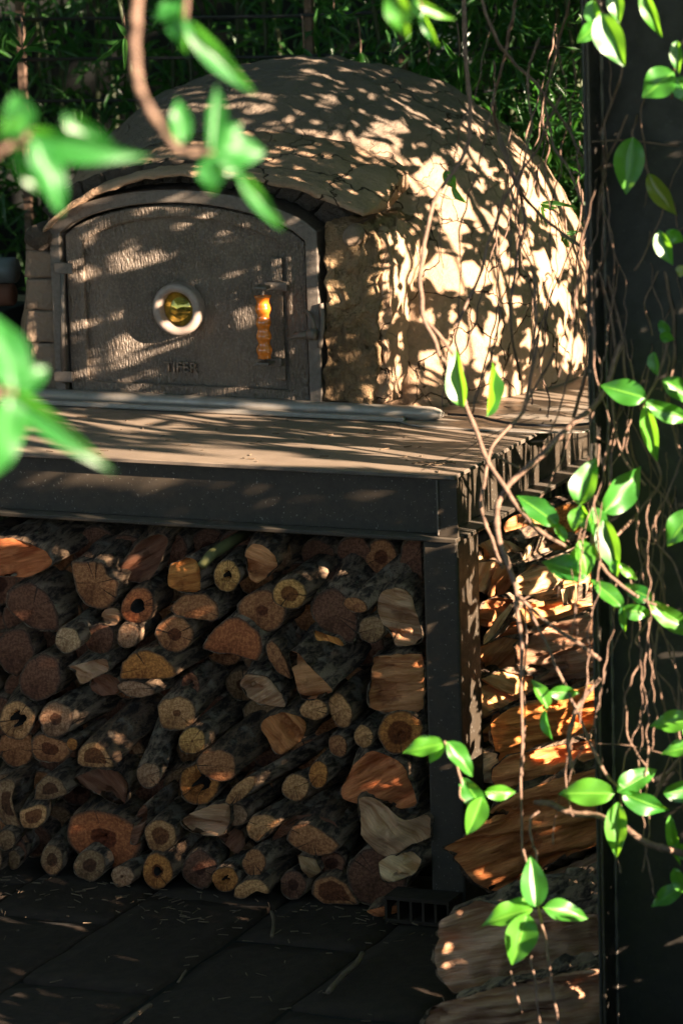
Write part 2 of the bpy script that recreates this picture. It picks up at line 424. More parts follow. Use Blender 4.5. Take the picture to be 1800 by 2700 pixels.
# hollow block beside the leg
HB = empty('hollow_block', (-.12, -.03, 0)); tag(HB, 'dark hollow clay block lying on the slabs at the foot of the bench leg', 'block')
bx0, bx1 = ony(1015, 2460, -.06).x, ony(1185, 2460, -.06).x
for z0, z1 in ((.004, .012), (.052, .060)): box('wall', bx0, bx1, -.06, .012, z0, z1, SLATE, HB, .001)
for i in range(6):
    xx = bx0 + (bx1 - bx0 - .006) * i / 5; box('web', xx, xx + .006, -.06, .012, .0125, .0515, SLATE, HB, .0005)

# ------------------------------------------------------------------ the oven
OV = empty('clay_oven', (-.80, 1.15, ZT)); tag(OV, 'large cracked clay dome oven with arched iron door on the steel bench', 'oven')
XC, YC, RD, HD, EX = -.801, 1.153, .668, .691, 2.19
v = []; nu, nv = 220, 90
for j in range(nv + 1):
    ph = math.pi / 2 * j / nv
    c_ = max(0, math.cos(ph)) ** (2 / EX); s_ = math.sin(ph) ** (2 / EX)
    for i in range(nu):
        th = 2 * math.pi * i / nu
        p = Vector((XC + RD * c_ * math.cos(th), YC + RD * c_ * math.sin(th), ZT + .001 + HD * s_))
        nrm = Vector((math.cos(th) * c_, math.sin(th) * c_, s_)).normalized()
        q = p * 4.0
        dsp = .012 * noise.noise(q) + .009 * noise.noise(q * 3) + .006 * noise.noise(q * 8)
        p += nrm * dsp
        if p.y < .66: p.y = .66 + (p.y - .66) * .12
        if j == 0: p.z = ZT + .001
        v.append(p)
f = [(j * nu + i, j * nu + (i + 1) % nu, (j + 1) * nu + (i + 1) % nu, (j + 1) * nu + i) for j in range(nv) for i in range(nu)]
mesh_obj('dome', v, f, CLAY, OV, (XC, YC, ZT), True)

def arch(x0, x1, zb, zs, zp, n=22, sides=True):
    pts = []
    if sides: pts.append((x0, zb))
    for i in range(n + 1):
        t = i / n; x = x0 + (x1 - x0) * t
        pts.append((x, zs + (zp - zs) * (1 - (2 * t - 1) ** 2) ** .75))
    if sides: pts.append((x1, zb))
    return pts
YD = .56
DX0, DX1 = -1.122, -.547
Do = arch(DX0, DX1, .955, 1.306, 1.380)
Di = arch(DX0 + .044, DX1 - .048, .982, 1.288, 1.350)
Fi = arch(DX0 - .005, DX1 + .005, .955, 1.310, 1.385)
Fo = arch(DX0 - .030, DX1 + .034, .955, 1.332, 1.414)
strip('door_frame', Fi, Fo, YD - .028, YD + .10, IRON2, OV, False, .003)
DR = prism('door', Do, YD, YD + .022, IRON, OV, .004)
strip('door_border', Di, arch(DX0 + .001, DX1 - .001, .956, 1.305, 1.379), YD - .014, YD - .0005, IRON, DR, True, .005)
box('border_rib', DX1 - .085, DX1 - .058, YD - .010, YD - .0008, 1.0, 1.27, IRON, DR, .004)
# window
wc = ony(478, 812, YD)
lathe('window_ring', [(.058, 0), (.058, -.022), (.054, -.029), (.042, -.029), (.039, -.024), (.039, -.004), (.037, .0)], (wc.x, YD - .001, wc.z), (0, 1, 0), RINGM, DR, 48)
lathe('window_glass', [(.0001, -.020), (.013, -.0185), (.025, -.014), (.034, -.008), (.039, -.004)], (wc.x, YD - .001, wc.z), (0, 1, 0), REFLG, DR, 40)
# handle
h0 = ony(692, 778, YD - .05); h1 = ony(692, 944, YD - .05)
hl = h0.z - h1.z
prof = []
for i in range(41):
    t = i / 40; r_ = .0150 + .0022 * math.cos(t * 4.6 * 2 * math.pi) + .002 * abs(2 * t - 1) ** 3
    prof.append((r_, -hl * t))
lathe('handle', [(.0001, 0)] + prof + [(.0001, -hl)], h0, (0, 0, 1), AMBER, DR, 24)
for zz, ex in ((h0.z + .016, .03), (h1.z - .012, .01)):
    box('handle_bracket', h0.x - .015, h0.x + .015, YD - .064, YD - .028, zz - .003, zz + .004, IRON2, DR, .002)
    box('handle_bracket', h0.x - .006, h0.x + ex + .018, YD - .027, YD - .0005, zz - .011, zz + .009, IRON2, DR, .003)
tube('handle_rod', [(h0.x, h0.y, h0.z + .018), (h0.x, h0.y, h1.z - .014)], .004, IRON2, DR)
# latch
lt = ony(822, 882, YD - .04)
tube('latch_lever', [tuple(ony(757, 893, YD - .045)), tuple(ony(785, 886, YD - .045)), tuple(ony(815, 880, YD - .04))], [.002, .0075, .009], IRON2, DR, 8)
lathe('latch_knob', [(.0001, -.012), (.011, -.010), (.013, 0), (.011, .012), (.0001, .012)], lt, (1, -.3, 0), IRON2, DR, 16)
tube('latch_hook', spline([tuple(ony(808, 820, YD - .03)), tuple(ony(822, 838, YD - .04)), tuple(ony(828, 862, YD - .04)), tuple(ony(828, 880, YD - .035))], 5), .0045, IRON2, DR)
tube('latch_plate', spline([tuple(ony(846, 800, YD - .03)), tuple(ony(851, 850, YD - .035)), tuple(ony(842, 915, YD - .03))], 5), .006, IRON2, DR)
# hinges
for yy in (705, 990):
    p = ony(172, yy, YD - .02)
    box('hinge', p.x - .02, p.x + .025, YD - .036, YD - .0285, p.z - .012, p.z + .012, IRON2, DR, .002)
tube('hinge_pin', [tuple(ony(166, 690, YD - .03)), tuple(ony(168, 1010, YD - .03))], .006, IRON2, DR)
# raised worn lettering below the window
cu = bpy.data.curves.new('lettering', 'FONT'); cu.body = 'TIFER'; cu.size = .033; cu.extrude = .004; cu.bevel_depth = .0006; cu.space_character = 1.0
to = bpy.data.objects.new('tmp_text', cu); C.objects.link(to)
bpy.context.view_layer.update()
me = bpy.data.meshes.new_from_object(to.evaluated_get(bpy.context.evaluated_depsgraph_get()))
bpy.data.objects.remove(to); me.materials.clear(); me.materials.append(IRON)
lo = bpy.data.objects.new('lettering', me); C.objects.link(lo); lo.parent = DR
lp = ony(437, 978, YD); lo.location = Vector((lp.x, YD - .003, lp.z)) - wloc(DR); lo.rotation_euler = (math.pi / 2, 0, 0)

# rough-bodied block: an outline in x,z with displaced surfaces
def rough_prism(name, pts, y0, y1, mat, parent, amp=.006, fr=20, n=40, m=8, rings=6, seed=0):
    P = resample([Vector((p[0], y0, p[1])) for p in pts], n)
    c = sum(P, Vector()) / n; V_ = []; F_ = []
    V_.append(c.copy())
    for r in range(1, rings + 1):
        for p in P: V_.append(c + (p - c) * (r / rings))
    for i in range(n): F_.append((0, 1 + i, 1 + (i + 1) % n))
    for r in range(rings - 1):
        for i in range(n): a = 1 + r * n; F_.append((a + i, a + n + i, a + n + (i + 1) % n, a + (i + 1) % n))
    for j in range(1, m + 1):
        for p in P: V_.append(Vector((p.x, y0 + (y1 - y0) * j / m, p.z)))
    base = 1 + (rings - 1) * n
    for j in range(m):
        for i in range(n): a = base + j * n; F_.append((a + i, a + n + i, a + n + (i + 1) % n, a + (i + 1) % n))
    F_.append(tuple(base + m * n + i for i in range(n)))
    out = []
    for p in V_:
        q = p * fr + Vector((seed * 7.1, 0, 0))
        out.append(p + Vector((noise.noise(q), noise.noise(q + Vector((9, 0, 0))), noise.noise(q + Vector((0, 9, 0))))) * amp * 1.6 + Vector((0, noise.noise(q * 3) * amp * .5, 0)))
    o = mesh_obj(name, out, F_, mat, parent, c)
    o.data.polygons.foreach_set('use_smooth', [True] * len(o.data.polygons))
    return o

def resample(P, n):
    P = list(P); L = [0.0]; m = len(P)
    for i in range(m): L.append(L[-1] + (P[(i + 1) % m] - P[i]).length)
    out = []; j = 0
    for k_ in range(n):
        t = L[-1] * k_ / n
        while L[j + 1] < t: j += 1
        u = (t - L[j]) / max(1e-9, L[j + 1] - L[j]); out.append(P[j].lerp(P[(j + 1) % m], u))
    return out

def XZ(x, y, Y): p = ony(x, y, Y); return (p.x, p.z)
# right jamb, left jamb of adobe bricks, arch of sooty bricks, clay lip
rough_prism('right_jamb', [XZ(857, 1062, .535), XZ(985, 1066, .535), XZ(995, 900, .535), XZ(1000, 640, .535), XZ(960, 590, .535), XZ(857, 580, .535)], .535, .80, CLAYROUGH, OV, .010, 34, 70, 12, 16)
rough_prism('mortar_edge', [XZ(968, 1066, .54), XZ(1010, 1070, .54), XZ(1018, 900, .54), XZ(1025, 650, .54), XZ(985, 600, .54), XZ(965, 800, .54)], .55, .80, CLAY, OV, .012, 22, 60, 10, 8, 3)
zs_ = [1040, 906, 820, 735, 660, 600]
for i in range(5):
    x0 = 68 + (i == 0) * 12; x1 = 158 + (4 - i) * 2
    rough_prism('brick', [XZ(x0, zs_[i] - 3, .55), XZ(x1, zs_[i] - 3, .55), XZ(x1, zs_[i + 1] + 2, .55), XZ(x0, zs_[i + 1] + 2, .55)], .55, .76, ADOBE, OV, .003, 25, 36, 6, 6, i)
nb = 15
La = arch(DX0 - .045, DX1 + .05, .97, 1.335, 1.422, nb, False); Lb = arch(DX0 - .065, DX1 + .10, .97, 1.362, 1.470, nb, False)
for i in range(nb):
    a, b, c2, d2 = La[i], La[i + 1], Lb[i + 1], Lb[i]
    g_ = .012
    pts = [(a[0] + g_ * (b[0] - a[0]) * 6, a[1]), (b[0] - g_ * (b[0] - a[0]) * 6, b[1]), (c2[0] - .002, c2[1]), (d2[0] + .002, d2[1])]
    rough_prism('arch_brick', pts, .575 + random.uniform(-.008, .008), .76, SOOT, OV, .004, 25, 24, 4, 4, i)
lipi = [XZ(x, y, .52) for x, y in ((120, 612), (190, 548), (300, 498), (410, 470), (520, 462), (640, 470), (760, 492), (880, 528), (968, 570))]
lipi = [(p[0], p[1]) for p in spline(lipi, 6)]
lipo = [(x, z + .010 + .008 * noise.noise(Vector((x * 9, z, 0)))) for x, z in lipi]
nL = len(lipi); V_ = []; F_ = []
prof = [(.50, 0, 0), (.50, .5, 0), (.50, 1, 0), (.55, 1, .006), (.60, 1, .014), (.66, 1, .03), (.76, 1, .06), (.76, 0, .03), (.66, 0, .0), (.58, 0, 0)]
for i in range(nL):
    for (y, t, dz) in prof:
        x = lipi[i][0]; z = lipi[i][1] + (lipo[i][1] - lipi[i][1]) * t + dz
        q = Vector((x, y, z)) * 22
        V_.append((x + .006 * noise.noise(q), y + .010 * noise.noise(q + Vector((4, 0, 0))), z + .006 * noise.noise(q * 1.5)))
npf = len(prof)
for i in range(nL - 1):
    for k_ in range(npf): F_.append((i * npf + k_, (i + 1) * npf + k_, (i + 1) * npf + (k_ + 1) % npf, i * npf + (k_ + 1) % npf))
F_ += [tuple(range(npf)), tuple((nL - 1) * npf + k_ for k_ in range(npf - 1, -1, -1))]
mesh_obj('clay_eave', V_, F_, CLAY, OV, V_[0], True)
def knob(name, px, py, Y, r, L, mat, dirv=(0, 1, 0)):
    c = ony(px, py, Y); d = Vector(dirv).normalized(); a = d.orthogonal().normalized(); b = d.cross(a)
    prof = [(.001, -.006), (.5, -.004), (.85, 0), (1, .012), (1.02, L * .4), (.95, L)]
    V_ = []; sg = 22
    for r_, h in prof:
        for k_ in range(sg):
            an = 2 * math.pi * k_ / sg; p = c + d * h + (a * math.cos(an) + b * math.sin(an)) * r_ * r
            V_.append(p + Vector((1, 1, 1)) * .006 * noise.noise(p * 30))
    F_ = [(i * sg + k_, i * sg + (k_ + 1) % sg, (i + 1) * sg + (k_ + 1) % sg, (i + 1) * sg + k_) for i in range(5) for k_ in range(sg)]
    return mesh_obj(name, V_, F_, mat, OV, c, True)
knob('beam_end', 95, 628, .51, .030, .2, SOOT)
knob('beam_end', 925, 622, .515, .022, .2, ADOBE)

# hearth rail, plate, peel, cable on the bench
HR = empty('hearth_rail', (-.9, .53, ZT)); tag(HR, 'long round-ended steel rail lying along the foot of the oven door', 'rail')
def rr(px, py, z): p = onz(px, py, z); return (p.x, p.y, p.z)
e = onz(1192, 1075, ZT + .018)
tube('rail_tube', [(-2.1, .533, ZT + .0175), (e.x - .03, .533, ZT + .0175), (e.x - .012, .534, ZT + .0175), (e.x, .535, ZT + .017), (e.x + .008, .536, ZT + .017)], [.0155, .0155, .014, .010, .004], RAIL, HR, 18)
box('rail_plate', -2.1, e.x - .07, .500, .5145, ZT + .0015, ZT + .013, RAIL, HR, .003)

PL = empty('pizza_peel', onz(1400, 1100, ZT)); tag(PL, 'flat slotted steel pizza peel lying on the bench right of the rail', 'peel')
pp = [(1053, 1090), (1052, 1100), (1058, 1112), (1085, 1120), (1150, 1126), (1300, 1134), (1420, 1139), (1530, 1139), (1580, 1130), (1585, 1100), (1570, 1072), (1500, 1060), (1390, 1058), (1290, 1066), (1210, 1080), (1120, 1086)]
q = [onz(a, b, ZT + .004) for a, b in pp]
n = len(q); vv = [(p.x, p.y, ZT + .0015) for p in q] + [(p.x, p.y, ZT + .0045) for p in q]
mesh_obj('blade', vv, [tuple(range(n)), tuple(range(2 * n - 1, n - 1, -1))] + [(i, (i + 1) % n, (i + 1) % n + n, i + n) for i in range(n)], RAIL, PL, q[0])
cc = onz(1432, 1088, ZT + .0045)
for k_ in range(26):
    an = random.uniform(0, 6.28) if k_ > 9 else k_ * .63; rr_ = .05 if k_ < 10 else random.uniform(.09, .2)
    cx_, cy_ = cc.x + rr_ * math.cos(an) * 1.2, cc.y + rr_ * math.sin(an) * .65
    dx_, dy_ = math.cos(an) * .014, math.sin(an) * .014
    nx_, ny_ = -dy_ * .14, dx_ * .14
    zz = ZT + .0050
    mesh_obj('slot', [(cx_ - dx_ - nx_, cy_ - dy_ - ny_, zz), (cx_ + dx_ - nx_, cy_ + dy_ - ny_, zz), (cx_ + dx_ + nx_, cy_ + dy_ + ny_, zz), (cx_ - dx_ + nx_, cy_ - dy_ + ny_, zz)], [(0, 1, 2, 3)], HOLE, PL, (cx_, cy_, zz))
cb = tube('black_cable', spline([tuple(onz(a, b, ZT + .011)) for a, b in ((1180, 1092), (1260, 1098), (1300, 1108), (1370, 1119), (1440, 1122), (1520, 1120), (1600, 1112))], 6), .003, WIRE)
tag(cb, 'thin black cable lying across the slotted peel', 'cable')

# ------------------------------------------------------------------ firewood
ZA = lambda x, y: (x * .38265, 1380 + y * .38265)
ZBm = lambda x, y: (550 + x * .38265, 1380 + y * .38265)
ZC = lambda x, y: (x * .38265, 1900 + y * .38265)
ZD = lambda x, y: (550 + x * .38265, 1900 + y * .38265)
ZE = lambda x, y: (1100 + x * .44643, 1300 + y * .44643)
ZF = lambda x, y: (1100 + x * .44643, 2000 + y * .44643)
REG = {'A': ZA, 'B': ZBm, 'C': ZC, 'D': ZD, 'E': ZE, 'F': ZF}
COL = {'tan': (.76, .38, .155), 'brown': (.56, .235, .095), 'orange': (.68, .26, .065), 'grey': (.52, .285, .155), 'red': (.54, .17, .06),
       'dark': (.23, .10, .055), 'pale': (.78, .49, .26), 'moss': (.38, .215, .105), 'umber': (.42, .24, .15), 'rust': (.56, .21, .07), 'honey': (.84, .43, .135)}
LOGS = 0
def log(reg, shape, Y0, ax, L, col, hr, hole, label, cap=None, rough=1.0, grain=0.0, group='firewood logs stacked under the bench', taper=.95, name='firewood_log', N_=34, gap=None, slope=0.0):
    global LOGS; LOGS += 1
    seed = LOGS * 3.7
    fn = REG[reg]
    if shape[0] == 'e':
        _, cx, cy, rx, ry = shape[:5]; rot = math.radians(shape[5]) if len(shape) > 5 else 0
        px = []
        for i in range(N_):
            a = 2 * math.pi * i / N_
            w_ = 1 + .13 * noise.noise(Vector((math.cos(a) * 1.3, math.sin(a) * 1.3, seed))) + .06 * noise.noise(Vector((math.cos(a) * 4, math.sin(a) * 4, seed)))
            u, w2 = rx * math.cos(a) * w_, ry * math.sin(a) * w_
            px.append(fn(cx + u * math.cos(rot) - w2 * math.sin(rot), cy + u * math.sin(rot) + w2 * math.cos(rot)))
    else: px = [fn(*p) for p in shape]
    P = [ony(x, y, Y0) for x, y in px]
    if shape[0] != 'e':
        P = resample(P, N_)
        P = [(P[i - 1] + P[i] * 2.5 + P[(i + 1) % N_]) / 4.5 for i in range(N_)]
    c = sum(P, Vector()) / len(P); n = len(P)
    size = sum((p - c).length for p in P) / n
    if shape[0] != 'e': P = [p + (p - c).normalized() * size * .05 * noise.noise(Vector((i * .9, seed, 0))) for i, p in enumerate(P)]
    minz = min(p.z for p in P)
    if minz < .004: P = [p + Vector((0, 0, .004 - minz)) for p in P]; c += Vector((0, 0, .004 - minz))
    jx = rng.uniform(-.32, .12) if name == 'firewood_log' else 0.0
    A_ = Vector((ax[0] + jx, 1, ax[1] + (rng.uniform(-.06, .14) if jx else 0))).normalized()
    tx, tz = rng.uniform(-.12, .12, 2)
    if slope: tx += slope; tz += rng.uniform(-.25, .1)
    tilt = lambda p: Vector((p.x, p.y + (p.x - c.x) * tx + (p.z - c.z) * tz, p.z))
    P = [tilt(p) for p in P]
    M_ = max(4, int(L / .03)); V_ = []; F_ = []
    for i in range(n): V_.append(c + (P[i] - c) * .965 + Vector((0, .001, 0)))
    for j in range(M_ + 1):
        t = j / M_; sc = (1 + (taper - 1) * t) * (1 - .16 * t ** 4)
        for i in range(n):
            d = (P[i] - c) * sc
            q = (c + A_ * L * t + d)
            an = 2 * math.pi * i / n
            bn = noise.noise(Vector((math.cos(an) * size * 40, t * L * 8 + seed, math.sin(an) * size * 40))) * .14 + noise.noise(Vector((q.x * 60, q.y * 14, q.z * 60))) * .11
            k0 = .3 if j == 0 else 1
            V_.append(q + d.normalized() * size * bn * k0 * rough)
    for j in range(M_ + 1):
        a = j * n
        for i in range(n): F_.append((a + i, a + n + i, a + n + (i + 1) % n, a + (i + 1) % n))
    F_.append(tuple((M_ + 1) * n + i for i in range(n)))
    body = mesh_obj(name, V_, F_, BARK, None, c, True)
    tag(body, label, 'log' if name == 'firewood_log' else 'firewood', group)
    # the cut face
    rs = [0, .12, .25, .4, .55, .7, .84, .95, 1.0] if N_ < 50 else [0, .07, .14, .21, .28, .35, .42, .49, .56, .63, .70, .77, .84, .90, .95, 1.0]; CV = []; rads = []; CF = []; mi = []
    jag = 1.0 if cap == 'split' else .35
    for r in rs:
        for i in range(n if r > 0 else 1):
            p = c + (P[i] - c) * .97 * r if r > 0 else c.copy()
            yo = noise.noise(Vector((p.x * 24, seed, p.z * 24))) * .010 * jag + noise.noise(Vector((p.x * 70, seed, p.z * 70))) * .004 * jag
            if cap == 'gnarl':
                yo += .030 * noise.noise(Vector((p.x * 13, seed, p.z * 17))) + .012 * noise.noise(Vector((p.x * 38, seed, p.z * 38))) - .05 * max(0, noise.noise(Vector((p.x * 9 + 5, seed, p.z * 9))) - .25)
            if cap == 'split':
                gu = (p.x - c.x) * math.cos(grain) + (p.z - c.z) * math.sin(grain); gv = -(p.x - c.x) * math.sin(grain) + (p.z - c.z) * math.cos(grain)
                rg = noise.noise(Vector((gu * 7, gv * 34, seed))) + .5 * noise.noise(Vector((gu * 16, gv * 90, seed)))
                yo += (.016 if N_ < 50 else .026) * rg * (1 - .3 * r) + (.018 if rg > .28 else 0)
            if hole:
                hh = hole * (1 + .45 * noise.noise(Vector((math.cos(6.283 * i / n) * 1.6, math.sin(6.283 * i / n) * 1.6, seed))))
                if r < hh: yo += .05 * min(1, (hh - r) / .12)
            CV.append(p + Vector((0, yo * (1 if r < 1 else .3) - .0015 * (r < 1), 0))); rads.append(r)
    for i in range(n): CF.append((0, 1 + i, 1 + (i + 1) % n)); mi.append(1 if hole > .14 else 0)
    for k_ in range(1, len(rs) - 1):
        a = 1 + (k_ - 1) * n
        for i in range(n):
            CF.append((a + i, a + n + i, a + n + (i + 1) % n, a + (i + 1) % n)); mi.append(1 if hole and rs[k_] < hole * .8 else 0)
    o = mesh_obj('cut_face', CV, CF, None, body, c, True, [SPLIT if cap else WOOD, HOLE], mi)
    at_ = o.data.attributes.new('rad', 'FLOAT', 'POINT'); at_.data.foreach_set('value', rads)
    uvl = o.data.uv_layers.new(name='UVMap'); cg, sg = math.cos(grain), math.sin(grain)
    co = np.array([tuple(v_ - c) for v_ in CV])
    idx = np.empty(len(o.data.loops), int); o.data.loops.foreach_get('vertex_index', idx)
    U = np.stack([co[idx, 0] * cg + co[idx, 2] * sg + seed, -co[idx, 0] * sg + co[idx, 2] * cg + seed], 1)
    uvl.data.foreach_set('uv', U.ravel())
    cl = COL[col]; jt = rng.uniform(.88, 1.12)
    o.color = (cl[0] * jt, cl[1] * jt, cl[2] * jt, hr); body.color = (*cl, 1)
    return body

